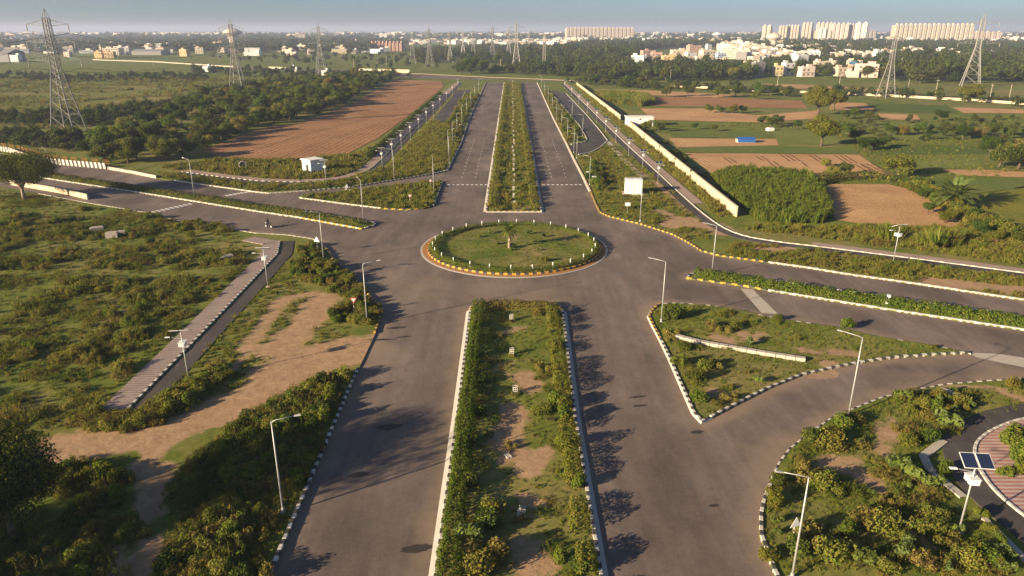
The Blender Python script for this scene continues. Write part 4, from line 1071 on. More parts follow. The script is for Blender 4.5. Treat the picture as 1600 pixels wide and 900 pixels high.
lamps = [
    ((-17.57, 45.38), 10, 'grey street lamp at the shaded kerb of the near road, arm over the road', 1.0),
    ((-18.22, 82.49), 10, 'street lamp behind the give way sign at the grassy corner', 1.0),
    ((-30.17, 108.46), -150, 'street lamp by the triangular sign opposite the hedge tip', 1.0),
    ((-28.71, 133.43), 120, 'street lamp standing in the tip of the dark hedge median', 1.0),
    ((-17.68, 158.45), 100, 'street lamp at the upright corner of the small slip island', .98),
    ((-29.29, 175.28), 200, 'street lamp on the grass above the slip road kerb', .9),
    ((-17.38, 196.77), 10, 'street lamp on the grass corner next to the stop blocks', .9),
    ((-70.78, 155.83), 150, 'street lamp in the hedge near the painted crossing bars', 1.0),
    ((18.95, 83.32), 165, 'street lamp on the head of the triangular island', 1.0),
    ((30.26, 101.84), 165, 'street lamp in the hedge tip of the median with the white post', .95),
    ((24.75, 133.43), 170, 'street lamp beside the white cabinet at the yellow kerb', 1.0),
    ((32.27, 59.86), 155, 'tall street lamp where the slip road bends, casting a long shadow', 1.03),
    ((18.95, 38.48), 175, 'street lamp beside the back of a triangular sign at the lower edge', 1.0),
    ((18.47, 167.57), 170, 'street lamp on the grass at the stop blocks before the white cabinet', .85),
    ((18.62, 205.07), 170, 'street lamp at the mouth of the curved service road', .85),
    ((-118.14, 181.08), 150, 'street lamp behind the striped parapet', .8),
]
far_l = [(-18.9, 212), (-19.2, 232), (-19.4, 255), (-19.5, 282), (-19.6, 315), (-19.7, 350), (-19.8, 390), (-19.9, 440), (18.6, 215), (18.5, 240), (18.4, 268), (18.4, 300), (18.5, 335), (18.6, 375), (18.6, 420), (18.7, 470), (24.5, 250), (24.8, 300)]
for i, (p, a, l, s) in enumerate(lamps):
    dup(LAMP, (p[0], p[1], .14), R(a), s, label=l, cat='street lamp')
for i, p in enumerate(far_l):
    dup(LAMP, (p[0], p[1], .14), R(0 if p[0] < 0 else 180), .9, label='far street lamp in the row on the planted strip %s the far carriageway' % ('west of' if p[0] < 0 else 'east of'), cat='street lamp', group='street lamps along the far carriageways')
for ch in list(LAMP.children): bpy.data.objects.remove(ch)
bpy.data.objects.remove(LAMP)

def solar_proto(tilt, name='solar_lamp'):
    rt = empty(name)
    b = MB(); b.box((0, 0, .06), (.5, .5, .16)); b.obj('footing', MAT['concrete'], rt)
    b = MB(); b.tube([(0, 0, .1), (0, 0, 6.0)], [.075, .055], 9); b.obj('pole', MAT['galvanised'], rt, smooth=True)
    for y in (-1, 1):
        b = MB(); b.box((0, y * .27, 4.6), (.66, .36, .42)); b.box((0, y * .27, 4.84), (.74, .44, .05)); bx = b.obj('battery_box', MAT['white_metal'], rt)
        b = MB(); b.box((0, y * .47, 4.6), (.5, .02, .3)); b.obj('box_door', MAT['white_metal'], bx)
    b = MB(); b.tube([(0, 0, 5.2), (-1.3, 0, 5.45)], [.03, .028], 7); b.obj('arm', MAT['galvanised'], rt)
    b = MB(); b.box((-1.45, 0, 5.45), (.5, .2, .09)); b.obj('lamp_head', MAT['white_metal'], rt)
    M = Matrix.Rotation(tilt, 4, 'X')
    for x in (-.53, .53):
        C = Vector((0, 0, 6.15)) + M @ Vector((x, 0, 0))
        b = MB(); b.box(C, (.98, 1.25, .05), M=M); pn = b.obj('solar_panel', MAT['white_metal'], rt)
        b = MB()
        for i in range(4):
            for j in range(6):
                b.box(C + M @ Vector((-.345 + i * .23, -.49 + j * .196, .028)), (.229, .194, .006), M=M)
        b.obj('cells', MAT['cell_blue'], pn)
    b = MB(); b.tube([(0, 0, 5.9), (0, 0, 6.12)], .04, 6); b.box(Vector((0, 0, 6.1)), (1.6, .06, .05), M=M); b.obj('bracket', MAT['galvanised'], rt)
    return rt
SA, SB = solar_proto(R(28)), solar_proto(R(-24))
dup(SA, (*(32.94, 43.09), .14), R(-6), 1.0, label='solar street lamp with two dark panels facing the viewer beside the paved plot', cat='solar lamp')
dup(SB, (*(-34.01, 66.96), .14), R(8), .95, label='solar street lamp beside the striped footpath kerb and the dirt track', cat='solar lamp')
dup(SB, (*(-35.13, 96.16), .14), R(5), .95, label='solar street lamp at the bend where footpath meets the road', cat='solar lamp')
dup(SB, (*(60.55, 107.47), .14), R(15), 1.0, label='leaning solar street lamp below the sandy field, white box under its panels', cat='solar lamp')
dup(SB, (*(-44.27, 167.57), .14), R(0), .95, label='solar street lamp in front of the small white hut', cat='solar lamp')
sw = [(-34.4, 188), (-34.3, 204), (-34.3, 222), (-34.2, 242), (-34.1, 264), (-34, 288), (-34, 314), (-33.9, 344), (-33.8, 378), (-33.8, 416), (-33.7, 460)]
se = [(35.2, 170), (34.6, 188), (34.3, 210), (34.1, 236), (34.0, 262), (33.9, 290), (33.6, 325), (33.4, 365), (33.2, 410), (33, 460)]
for i, p in enumerate(sw): dup(SB, (p[0], p[1], .14), R(4), .9, label='solar street lamp in the row along the footpath by the ploughed field', cat='solar lamp', group='solar lamps by the ploughed field')
for i, p in enumerate(se): dup(SB, (p[0], p[1], .14), R(170), .8, label='solar street lamp in the row along the cream boundary wall', cat='solar lamp', group='solar lamps by the cream wall')
for s in (SA, SB):
    for ch in list(s.children):
        for g_ in list(ch.children): bpy.data.objects.remove(g_)
        bpy.data.objects.remove(ch)
    bpy.data.objects.remove(s)

# ---------------------------------------------------------------- signs, posts, guards
def sign(p, rz, label, kind='give', hgt=2.0, s=1.0, back=False):
    rt = empty('road_sign', (p[0], p[1], .13), rz)
    b = MB()
    n = 8
    for i in range(n): b.tube([(0, 0, hgt * i / n), (0, 0, hgt * (i + 1) / n)], .045, 8, i % 2, cap=True)
    b.obj('post', [MAT['kerb_white'], MAT['kerb_black']], rt)
    q = .45 * s; zc = hgt + .12
    up = -1 if kind == 'give' else 1
    tri = lambda k, y: [(k * q * math.cos(R(90 * up + 120 * i)), y, zc + k * q * math.sin(R(90 * up + 120 * i))) for i in range(3)]
    if kind in ('give', 'warn'):
        b = MB(); b.add(tri(1, -.05) + tri(1, -.07), [(0, 1, 2), (5, 4, 3), (0, 3, 4, 1), (1, 4, 5, 2), (2, 5, 3, 0)]); pl = b.obj('plate', MAT['white_metal'] if back else MAT['red_sign'], rt)
        if not back:
            b = MB(); b.add(tri(.62, -.074), [(0, 1, 2)] if up > 0 else [(0, 1, 2)]); b.obj('plate_face', MAT['white_metal'], pl)
    else:
        b = MB(); b.box((0, -.06, zc), (.9 * s, .03, .6 * s)); b.obj('plate', MAT['white_metal'], rt)
    return tag(rt, label, 'road sign')
sign((-20.54, 85.91), R(10), 'red and white give way sign among bushes at the grassy corner', 'give', 1.9, 1.25)
sign((-32.15, 112.61), R(-10), 'pale triangular sign on a striped post beside the street lamp', 'warn', 2.2, 1.3, True)
sign((-21.69, 148.42), 0, 'white triangular give way sign on the small slip island', 'give', 1.6, 1.2)
sign((-19.15, 165.38), 0, 'white triangular sign near the upright corner of the slip island', 'warn', 1.4, 1.1)
sign((23.36, 140.56), 0, 'white rectangular sign on a striped post below the white cabinet', 'rect', 1.6, 1.2)
sign((19.86, 170.58), 0, 'white rectangular sign by the bushes beside the stop blocks', 'rect', 1.1, 1.2)
sign((18.62, 175.28), 0, 'small white sign next to the street lamp by the stop blocks', 'rect', 1.5, .7)
sign((20.19, 41.85), R(20), 'white back of a triangular sign among shrubs at the lower edge', 'warn', 1.7, 1.2, True)
sign((17.61, 59.51), 0, 'small white disc sign at the sharp corner of the triangular island', 'rect', .1, .3) if False else None

b = MB(); b.lathe([(.085, -.05), (.085, .95), (.06, 1.02)], 10); bol = b.mesh('marker_post', [MAT['white_metal']])
for i in range(26):
    a = 2 * math.pi * (i + .35) / 26
    o = obj('marker_post', bol, None, (RB[0] + 13.8 * math.cos(a), RB[1] + 13.8 * math.sin(a), .3 + .25), 0)
    o.scale = (1.0, 1.0, .85)
    o.rotation_euler = (float(rng.normal() * .04), float(rng.normal() * .04), 0)
    tag(o, 'white marker post standing in the roundabout hedge', 'post', 'white posts round the roundabout')
b = MB(); b.box((0, 0, .6), (.42, .42, 1.2)); b.box((0, 0, 1.22), (.5, .5, .08)); b.box((0, 0, .05), (.55, .55, .14))
tag(b.obj('white_post', MAT['white_wall'], None, (*(50.76, 89.58), .14), R(-28)), 'square white post standing in the hedge of the east median', 'post')

def guard_proto():
    rt = empty('tree_guard')
    w, hh, t = .6, 1.05, .06
    for k in range(4):
        b = MB(); M = Matrix.Rotation(k * math.pi / 2, 4, 'Z')
        for x in (-w / 2 + t / 2, 0, w / 2 - t / 2): b.box(M @ Vector((x, -w / 2, hh / 2)), (t, t * .8, hh), M=M)
        for z in (t / 2, hh * .36, hh * .68, hh - t / 2): b.box(M @ Vector((0, -w / 2 - .001, z)), (w - t, t * .78, t * 1.2), M=M)
        b.obj('lattice_panel', MAT['kerb_white'], rt)
    return rt
GU = guard_proto()
gl = [((-0.08, 83.74), 0, 0, 'white lattice tree guard nearest the head of the near median'), ((0, 73.53), 0, 0, 'white lattice tree guard second from the head of the near median'), ((0.33, 64.45), 0, 0, 'white lattice tree guard third from the head of the near median, in bare earth'), ((0.59, 45), R(18), 0, 'tilted white lattice tree guard on the near median, closest to the viewer'), ((-20.44, 66.96), 0, 0, 'white lattice tree guard among scrub beside the dirt track')]
for p, tx, ty, l in gl:
    o = dup(GU, (p[0], p[1], .14), R(float(rng.uniform(-8, 8))), .74, label=l, cat='tree guard'); o.rotation_euler[1] = tx
    shrub((p[0] + .05, p[1] - .35), .55, 3, 'low olive plant growing at the foot of a white tree guard', 'plants at the tree guards')
o = dup(GU, (*(-0.56, 53.32), .2), .6, (.7, .25, .7), label='fallen tree guard lying flat in dry grass on the near median', cat='tree guard'); o.rotation_euler = (R(88), 0, .5)
y = 147.
for i in range(34):
    dup(GU, (.45 + float(rng.normal() * .1), y, .14), 0, (.75, .75, .85), label='white tree guard in the long centre line of the far median', cat='tree guard', group='tree guards down the far median')
    y += 7.5 if i < 12 else 11 if i < 24 else 17
for ch in list(GU.children): bpy.data.objects.remove(ch)
bpy.data.objects.remove(GU)

# ---------------------------------------------------------------- walls and parapets
def wall_run(name, label, pts, h, t, mat, panel=3.0, cope=True, z=.05, step=True):
    rt = empty(name, (pts[0][0], pts[0][1], 0)); ox, oy = pts[0]
    p = dense(pts, .5); seg = np.linalg.norm(np.diff(p, axis=0), axis=1); s = np.concatenate([[0], np.cumsum(seg)])
    n = max(1, int(round(s[-1] / panel)))
    cache = {}
    for i in range(n):
        a, b_ = s[-1] * i / n, s[-1] * (i + 1) / n
        A_ = np.array([np.interp(a, s, p[:, 0]), np.interp(a, s, p[:, 1])]); B_ = np.array([np.interp(b_, s, p[:, 0]), np.interp(b_, s, p[:, 1])])
        L = round(float(np.linalg.norm(B_ - A_)), 2); c = (A_ + B_) / 2; ang = math.atan2(*(B_ - A_)[::-1])
        if L not in cache:
            m = MB(); m.box((0, 0, h / 2), (L - .03, t, h)); 
            if cope: m.box((0, 0, h + .04), (L - .02, t * 1.5, .08))
            m.box((-L / 2 + .06, 0, h / 2 + .01), (.22, t * 1.35, h + .05))
            cache[L] = m.mesh('wall_panel', [MAT[mat]])
        obj('wall_panel', cache[L], rt, (c[0] - ox, c[1] - oy, z + float(rng.normal() * .012)), ang)
    return tag(rt, label, 'wall')
wall_run('boundary_wall', 'long cream boundary wall running from the white flat building towards the roundabout', [(44.9, 279), (44.6, 210), (44.4, 137)], 2.1, .3, 'wall_cream', 3.2)
wall_run('boundary_wall', 'far cream boundary wall section beyond the white flat building', [(42.7, 487), (43.6, 390), (44.3, 297)], 2.1, .3, 'wall_cream', 6)
wall_run('boundary_wall', 'white wall along the cross road behind the fields', [(93.12, 487.22), (124.15, 460.34), (145.91, 440.83), (189.88, 418.6), (215.82, 398.44), (238.97, 376.61), (252.52, 360.11)], 1.2, .3, 'wall_cream', 8)
wall_run('boundary_wall', 'low white wall across the end of the dual carriageway', [(-111.18, 643.92), (-51.73, 598.32), (-19.86, 573.88), (19.1, 551.32), (48.28, 530.43)], .4, .3, 'bark_pale', 8, False)
wall_run('boundary_wall', 'pale wall segment beyond the tree belt', [(-135.44, 653.87), (-87.64, 634.27)], 2.6, .4, 'wall_cream', 8)
wall_run('boundary_wall', 'long low white wall at the far edge of the meadow', [(-508.25, 903.85), (-408.98, 849.94), (-338.6, 787.2), (-274.61, 732.96)], .9, .4, 'concrete', 12)
wall_run('boundary_wall', 'pale wall segment by the middle pylon', [(-232.03, 708.51), (-212.06, 696.88)], 1.6, .4, 'wall_cream', 10)
wall_run('concrete_parapet', 'plain concrete parapet at the roadside under the spreading tree', [(-119.86, 168.32), (-110.25, 163.25), (-101.45, 158.45), (-92.7, 152.66)], 1.15, .35, 'wall_cream', 2.6, False)
wall_run('concrete_parapet', 'low concrete barrier following the striped parapet', [(-107.15, 188.16), (-98.5, 182.8), (-88.72, 176.09)], .75, .35, 'concrete', 4, False)
# striped parapet with a rail behind it
sp = [(-178, 230.5), (-152, 216)] + [(-132.51, 198.78), (-122.98, 194.79), (-107.98, 189.08)]
rt = empty('striped_parapet', (sp[0][0], sp[0][1], 0)); ox, oy = sp[0]
p = dense(sp, .2); seg = np.linalg.norm(np.diff(p, axis=0), axis=1); s = np.concatenate([[0], np.cumsum(seg)])
sw_ = {}
n = int(s[-1] / .75)
for i in range(n):
    a, b_ = i * .75, i * .75 + .75
    A_ = np.array([np.interp(a, s, p[:, 0]), np.interp(a, s, p[:, 1])]); B_ = np.array([np.interp(b_, s, p[:, 0]), np.interp(b_, s, p[:, 1])])
    c = (A_ + B_) / 2; ang = math.atan2(*(B_ - A_)[::-1])
    if i % 2 not in sw_:
        m = MB(); sh = .28
        m.add([(-.37, -.2, 0), (.37, -.2, 0), (.37, .2, 0), (-.37, .2, 0), (-.37 - sh, -.12, 1.5), (.37 - sh, -.12, 1.5), (.37 - sh, .12, 1.5), (-.37 - sh, .12, 1.5)],
              [(3, 2, 1, 0), (4, 5, 6, 7), (0, 1, 5, 4), (1, 2, 6, 5), (2, 3, 7, 6), (3, 0, 4, 7)])
        sw_[i % 2] = m.mesh('stripe', [MAT['kerb_white' if i % 2 == 0 else 'kerb_black']])
    obj('stripe', sw_[i % 2], rt, (c[0] - ox, c[1] - oy, .02), ang)
tag(rt, 'slanted black and white striped parapet at the road edge behind the spreading tree', 'parapet')
rp = offset(dense(sp, 4), 2.4)
rt = empty('bridge_railing', (rp[0][0], rp[0][1], 0))
for i in range(len(rp) - 1):
    A_, B_ = rp[i] - rp[0], rp[i + 1] - rp[0]
    m = MB()
    for z in (1.0, 1.4, 1.8): m.tube([(A_[0], A_[1], z), (A_[0] * .45 + B_[0] * .55, A_[1] * .45 + B_[1] * .55, z)], .045, 6)
    m.tube([(A_[0], A_[1], 0), (A_[0], A_[1], 1.9)], .07, 6)
    q_ = A_ * .45 + B_ * .55; m.tube([(q_[0], q_[1], 0), (q_[0], q_[1], 1.9)], .07, 6)
    m.obj('rail_section', MAT['rail_orange'], rt)
tag(rt, 'rusty orange railing behind the striped parapet', 'railing')

# ---------------------------------------------------------------- small buildings near the road
def hut(name, label, loc, rz, w, d, h, door=True, over=.25, plinth=None, roofmat='white_wall'):
    rt = empty(name, loc, rz)
    b = MB(); b.box((0, 0, h / 2), (w, d, h)); b.obj('wall', MAT['white_wall'], rt)
    b = MB(); b.box((0, 0, h + .09), (w + over * 2, d + over * 2, .18)); b.box((0, 0, h + .22), (w + over, d + over, .08)); b.obj('roof', MAT[roofmat], rt)
    if door:
        b = MB(); b.box((.1 * w, -d / 2 - .01, 1.05), (1.1, .06, 2.1)); dr = b.obj('door', MAT['dark'], rt)
        b = MB(); b.box((.1 * w + .4, -d / 2 - .06, 1.0), (.06, .05, .2)); b.obj('handle', MAT['galvanised'], dr)
    if plinth:
        b = MB(); b.box((0, 0, .06), (w + plinth, d + plinth, .2)); b.obj('plinth', MAT['concrete'], rt)
    return tag(rt, label, 'hut')
hut('white_hut', 'small white flat roofed hut with a dark door beside the ploughed field', (*(-51.78, 184.55), .12), R(-42), 3.9, 3.9, 3.2, True, .3, .6)
k = hut('equipment_cabinet', 'tall white equipment cabinet on a slab beside the cycle track', (*(27.39, 158.45), .12), R(-3), 3.7, 2.4, 3.1, False, .06, 1.2, 'white_metal')
b = MB(); b.box((0, -1.22, 1.6), (.05, .05, 2.7)); b.box((0, -1.22, 2.95), (3.5, .04, .05)); b.obj('door_seam', MAT['gutter'], k)
k = hut('flat_building', 'white flat roofed building at the gap in the cream wall', (*(48.84, 278.63), .12), R(0), 10.0, 5.0, 3.4, False, .35, .5)
b = MB(); b.box((0, -2.53, 2.7), (.7, .06, .5)); b.obj('vent', MAT['dark'], k)
b = MB(); b.box((2.6, -2.53, 1.0), (1.0, .06, 2.0)); b.obj('door', MAT['gutter'], k)
rt = empty('tarpaulin_shed', (*(76.6, 235.83), .2), R(0))
b = MB(); b.prism([(-4.6, -2), (4.6, -2), (4.6, 2), (-4.6, 2)], 0, 1.3); b.obj('wall', MAT['stone'], rt)
b = MB(); b.add([(-4.9, -2.3, 1.2), (4.9, -2.3, 1.2), (4.9, 0, 2.1), (-4.9, 0, 2.1), (4.9, 2.3, 1.2), (-4.9, 2.3, 1.2), (-4.9, -2.35, .3), (4.9, -2.35, .3)], [(0, 1, 2, 3), (3, 2, 4, 5), (6, 7, 1, 0)]); b.obj('tarpaulin', MAT['tarp_blue'], rt)
rt.scale = (.6, .8, .8)
tag(rt, 'low shed under a bright blue tarpaulin in the fields', 'shed')
b = MB(); b.box((0, 0, .5), (2.4, 1.8, 1.0)); b.box((.1, 0, 1.05), (2.0, 1.5, .12))
tag(b.obj('farm_tank', MAT['white_wall'], None, (*(94.4, 263.97), .15), .2), 'small white tank among the bushes beyond the sandy field', 'tank')
# things lying about
b = MB(); b.lathe([(1.0, 0), (1.0, 1.5), (.82, 1.5), (.82, 0.02)], 20)
o = tag(b.obj('concrete_pipe', MAT['stone'], None, (*(-72.09, 190.01), 1.0), 0, True), 'dark concrete pipe ring lying on the grass below the ploughed field', 'pipe'); o.rotation_euler = (R(84), 0, R(20))
for p, d, rz, l in (((-76.38, 126.49), (2.3, 1.3, .55), .5, 'pale stone slab in the scrub, nearest the concrete parapet'), ((-71.08, 121.81), (1.9, 1.2, .9), .3, 'pale stone block in the scrub beside a leaning slab'), ((-70.78, 124.32), (1.7, 1.1, .4), .4, 'flat pale slab leaning by the stone block in the scrub'), ((-46.17, 109.81), (1.9, 1.2, .35), .6, 'white broken slab in the scrub near the footpath bend')):
    b = MB(); b.box((0, 0, d[2] / 2), d); b.box((.1, .05, d[2] + .04), (d[0] * .8, d[1] * .85, .12), .05)
    tag(b.obj('stone_slab', MAT['stone'], None, (*p, .25), rz), l, 'slab')
# drain cover running across the triangular island
dp = [(19.74, 78.35), (21.95, 76.68), (24.63, 75.43), (26.92, 74.38), (29.16, 73.36), (32.81, 71.87)]
rt = empty('drain_wall', (dp[0][0], dp[0][1], .1)); p = dense(dp, .5); s = np.concatenate([[0], np.cumsum(np.linalg.norm(np.diff(p, axis=0), axis=1))]); n = 14
for i in range(n):
    a, b_ = s[-1] * i / n, s[-1] * (i + 1) / n
    A_ = np.array([np.interp(a, s, p[:, 0]), np.interp(a, s, p[:, 1])]); B_ = np.array([np.interp(b_, s, p[:, 0]), np.interp(b_, s, p[:, 1])])
    c = (A_ + B_) / 2 - np.array(dp[0]); m = MB(); m.box((c[0], c[1], .22), (float(np.linalg.norm(B_ - A_)) - .05, .6, .44), math.atan2(*(B_ - A_)[::-1]) + float(rng.normal() * .02)); m.obj('concrete_block', MAT['concrete'], rt)
tag(rt, 'low concrete drain wall crossing the triangular island', 'wall')
b = MB(); b.box((0, 0, .25), (1.7, .9, .3)); tag(b.obj('concrete_slab', MAT['concrete'], None, (*(44.47, 64.18), .1), -.5), 'grey concrete slab in the shrubs near the curve of the cycle track', 'slab')

# ---------------------------------------------------------------- motorcycles and riders
plain('jacket_dark', (.04, .04, .05), .9, .1, .1); plain('shirt_white', (.7, .68, .64), .9, .1, .1); plain('skin', (.28, .15, .09), .7, .2, .1); plain('bike_paint', (.05, .02, .02), .35, .5, .1)
def rider(loc, rz, label, mat):
    r = MB()
    J = [((0, 0, .82), .17), ((.05, 0, 1.05), .16), ((.1, 0, 1.32), .19), ((.12, 0, 1.48), .07), ((.15, 0, 1.63), .115), ((.16, 0, 1.76), .09)]
    me = bpy.data.meshes.new('person'); V = [j[0] for j in J]; E = [(i, i + 1) for i in range(5)]; rad = [j[1] for j in J]
    for sgn in (-1, 1):
        b0 = len(V)
        V += [(.1, sgn * .2, 1.38), (.3, sgn * .3, 1.2), (.52, sgn * .3, 1.12), (.58, sgn * .29, 1.1)]; rad += [.075, .055, .045, .04]
        E += [(2, b0), (b0, b0 + 1), (b0 + 1, b0 + 2), (b0 + 2, b0 + 3)]
        b0 = len(V)
        V += [(.05, sgn * .14, .78), (.42, sgn * .2, .72), (.22, sgn * .22, .36), (.34, sgn * .22, .3)]; rad += [.1, .085, .06, .05]
        E += [(0, b0), (b0, b0 + 1), (b0 + 1, b0 + 2), (b0 + 2, b0 + 3)]
    me.from_pydata(V, E, []); me.update()
    o = obj('person', me, None, loc, rz)
    m = o.modifiers.new('skin', 'SKIN'); 
    if not me.skin_vertices: 
        bpy.context.view_layer.objects.active = o
    lay = me.skin_vertices[0] if len(me.skin_vertices) else me.attributes and None
    if lay:
        for i, d in enumerate(lay.data): d.radius = (rad[i], rad[i])
        lay.data[0].use_root = True
    o.modifiers.new('sub', 'SUBSURF').levels = 1; o.modifiers['sub'].render_levels = 2
    me.materials.append(MAT[mat])
    b = MB(); b.lathe([(.09, -.1), (.13, -.04), (.14, .06), (.1, .14), (.03, .17)], 10, (.16, 0, 1.72)); b.obj('helmet', MAT['dark'], o, smooth=True)
    return tag(o, label, 'person')
def motorbike(p, rz, l1, l2, mat):
    rt = empty('motorcycle', (p[0], p[1], 0.01), rz)
    for x in (-.62, .66):
        b = MB(); pts = [(x + .27 * math.cos(t), 0, .3 + .27 * math.sin(t)) for t in np.linspace(0, 2 * math.pi, 17)]
        b.tube(pts, .05, 6, cap=False); w = b.obj('wheel', MAT['dark'], rt)
        b = MB(); b.tube([(x, -.04, .3), (x, .04, .3)], .2, 12); b.obj('rim', MAT['galvanised'], w)
    b = MB(); b.box((.05, 0, .45), (.5, .22, .34)); b.box((-.05, 0, .62), (.95, .16, .1)); b.tube([(.3, 0, .78), (.05, 0, .8)], [.13, .15], 8); b.obj('body', MAT['bike_paint'], rt)
    b = MB(); b.box((-.3, 0, .8), (.75, .26, .1)); b.obj('seat', MAT['dark'], rt)
    b = MB(); b.tube([(.66, 0, .3), (.5, 0, .95)], .035, 6); b.tube([(.5, -.36, 1.05), (.5, .36, 1.05)], .02, 6); b.tube([(.5, 0, .95), (.5, 0, 1.05)], .03, 6); b.obj('handlebar', MAT['galvanised'], rt)
    b = MB(); b.lathe([(.09, 0), (.09, .1)], 10); hl = b.obj('headlight', MAT['white_metal'], rt, (.62, 0, .88)); hl.rotation_euler = (0, R(90), 0)
    tag(rt, l1, 'motorcycle')
    rider((p[0], p[1], .06), rz, l2, mat)
motorbike((-45.66, 129.19), R(152), 'dark motorcycle riding past the scrub below the hedge median', 'rider in dark clothes on the motorcycle below the hedge median', 'jacket_dark')
motorbike((-37.69, 161.16), R(152), 'motorcycle on the slip road beside the small island', 'rider in a white shirt on the slip road', 'shirt_white')
motorbike((-12.42, 336.44), R(-90), 'distant motorcycle on the far carriageway', 'distant rider in dark clothes on the far carriageway', 'jacket_dark')

# ---------------------------------------------------------------- pylons
def pylon_meshes(H=42., base=8.4, top=1.5, arms=((.60, 9.0), (.74, 8.0), (.87, 7.0)), waist=.55, bar=.12, leg=.24):
    wd = lambda t: base + (2.2 - base) * t / waist if t < waist else 2.2 + (top - 2.2) * (t - waist) / (1 - waist)
    legs = []
    for sx, sy in ((1, 1), (-1, 1), (-1, -1), (1, -1)):
        b = MB(); ts = [0, .15, .3, .45, waist, .75, .93]
        b.tube([(sx * wd(t) / 2, sy * wd(t) / 2, H * t) for t in ts], [leg] * 4 + [leg * .8] * 3, 4); legs.append(b.mesh('leg', [MAT['steel_lattice']]))
    b = MB(); t = 0.02
    while t < .92:
        w0 = wd(t); dt = max(.035, w0 / H * .8); t1 = min(.93, t + dt); w1 = wd(t1)
        for k in range(4):
            M = Matrix.Rotation(k * math.pi / 2, 3, 'Z')
            b.tube([M @ Vector((-w0 / 2, -w0 / 2, H * t)), M @ Vector((w1 / 2, -w1 / 2, H * t1))], bar / 2, 3, cap=False)
            b.tube([M @ Vector((w0 / 2, -w0 / 2, H * t)), M @ Vector((-w1 / 2, -w1 / 2, H * t1))], bar / 2, 3, cap=False)
            b.tube([M @ Vector((-w1 / 2, -w1 / 2, H * t1)), M @ Vector((w1 / 2, -w1 / 2, H * t1))], bar / 2, 3, cap=False)
        t = t1
    for k in range(4):
        M = Matrix.Rotation(k * math.pi / 2, 3, 'Z'); w1 = wd(.93)
        b.tube([M @ Vector((-w1 / 2, -w1 / 2, H * .93)), (0, 0, H)], bar * .7, 4)
    br = b.mesh('bracing', [MAT['steel_lattice']])
    am = []
    for f, L in arms:
        b = MB(); z = H * f; w = wd(f)
        for s in (-1, 1):
            tip = Vector((s * L, 0, z + .5))
            for y in (-w / 2, w / 2):
                b.tube([(s * w / 2, y, z), tip], bar * .55, 4); b.tube([(s * w / 2, y, z + 2.0), tip], bar * .55, 4)
                for q in (.3, .6):
                    A_ = Vector((s * w / 2, y, z)).lerp(tip, q); B_ = Vector((s * w / 2, y, z + 2.0)).lerp(tip, q); b.tube([A_, B_], bar * .4, 3, cap=False)
            b.tube([tip, tip - Vector((0, 0, 2.2))], [.12, .16], 6, cap=True)
        am.append(b.mesh('cross_arm', [MAT['steel_lattice']]))
    return legs, br, am
PY = pylon_meshes()
PYT = pylon_meshes(42., 8.0, 1.6, ((.55, 11.0), (.70, 9.5), (.85, 8.0)), .5, .26, .42)
def pylon(p, s, rz, label, set_=PY, group=None, thick=1.0):
    rt = empty('pylon', (p[0], p[1], -.05), rz); rt.scale = (s * thick, s * thick, s)
    for l in set_[0]: obj('leg', l, rt)
    obj('bracing', set_[1], rt)
    for a in set_[2]: obj('cross_arm', a, rt)
    return tag(rt, label, 'pylon', group)
PL = [(-153.89, 250.71), (-162.29, 436.2), (-155.8, 606.93)]
pylon(PL[0], .99, 0, 'tall lattice pylon nearest the spreading tree, over the dark belt')
pylon(PL[1], .97, 0, 'lattice pylon standing in the tree belt in front of the water tower')
pylon(PL[2], .95, 0, 'lattice pylon beyond the pale wall, farther along the same line')
pylon((202.94, 398.44), .82, R(20), 'slim lattice pylon at the white wall below the slab block')
pylon((295.9, 476.11), 1.05, R(-25), 'broad lattice pylon behind the yellow green round tree', thick=1.2)
pylon((4.21, 696.88), 1.02, R(0), 'large dark lattice pylon at the end of the far median', PYT)
for p, s, l in (((-80.81, 732.96), .90, 'lattice pylon over the end of the far footpath'), ((-68.76, 833.35), .80, 'pylon second from the footpath in the pylon cluster'), ((-62.9, 964.96), .80, 'slim pylon behind the round trees of the cross road'), ((-48.58, 943.71), .85, 'pylon in the middle of the pylon cluster'), ((-22.8, 885.15), .95, 'pylon just beside the large dark pylon'), ((-106.91, 802.01), .8, 'pylon at the outer side of the pylon cluster'), ((21.05, 943.71), .8, 'faint pylon behind the large dark pylon'), ((-4.43, 1034.8), .9, 'faint slim pylon straight behind the far median'), ((-599.18, 943.71), .8, 'distant pylon left behind the tall one')):
    pylon(p, s, R(float(rng.uniform(-20, 20))), l.replace(' left', ''), PYT if rng.random() < .5 else PY)
rt = empty('telecom_mast', (*(28.65, 664.13), 0))
b = MB(); 
for sx, sy in ((1, 1), (-1, 1), (-1, -1), (1, -1)): b.tube([(sx * 1.2, sy * 1.2, 0), (sx * .7, sy * .7, 30)], .22, 4)
for i in range(12):
    z0, z1 = i * 2.5, i * 2.5 + 2.5; w0, w1 = 1.2 - .5 * z0 / 30, 1.2 - .5 * z1 / 30
    for k in range(4):
        M = Matrix.Rotation(k * math.pi / 2, 3, 'Z'); b.tube([M @ Vector((-w0, -w0, z0)), M @ Vector((w1, -w1, z1))], .09, 3, cap=False)
b.obj('mast', MAT['steel_lattice'], rt)
for k in range(5):
    b = MB(); a = k * 1.257; b.box((math.cos(a) * 1.3, math.sin(a) * 1.3, 27.5), (.4, .25, 2.6), a); b.obj('antenna', MAT['white_metal'], rt)
tag(rt, 'slim telecom mast with pale antennas beside the far road end', 'mast')
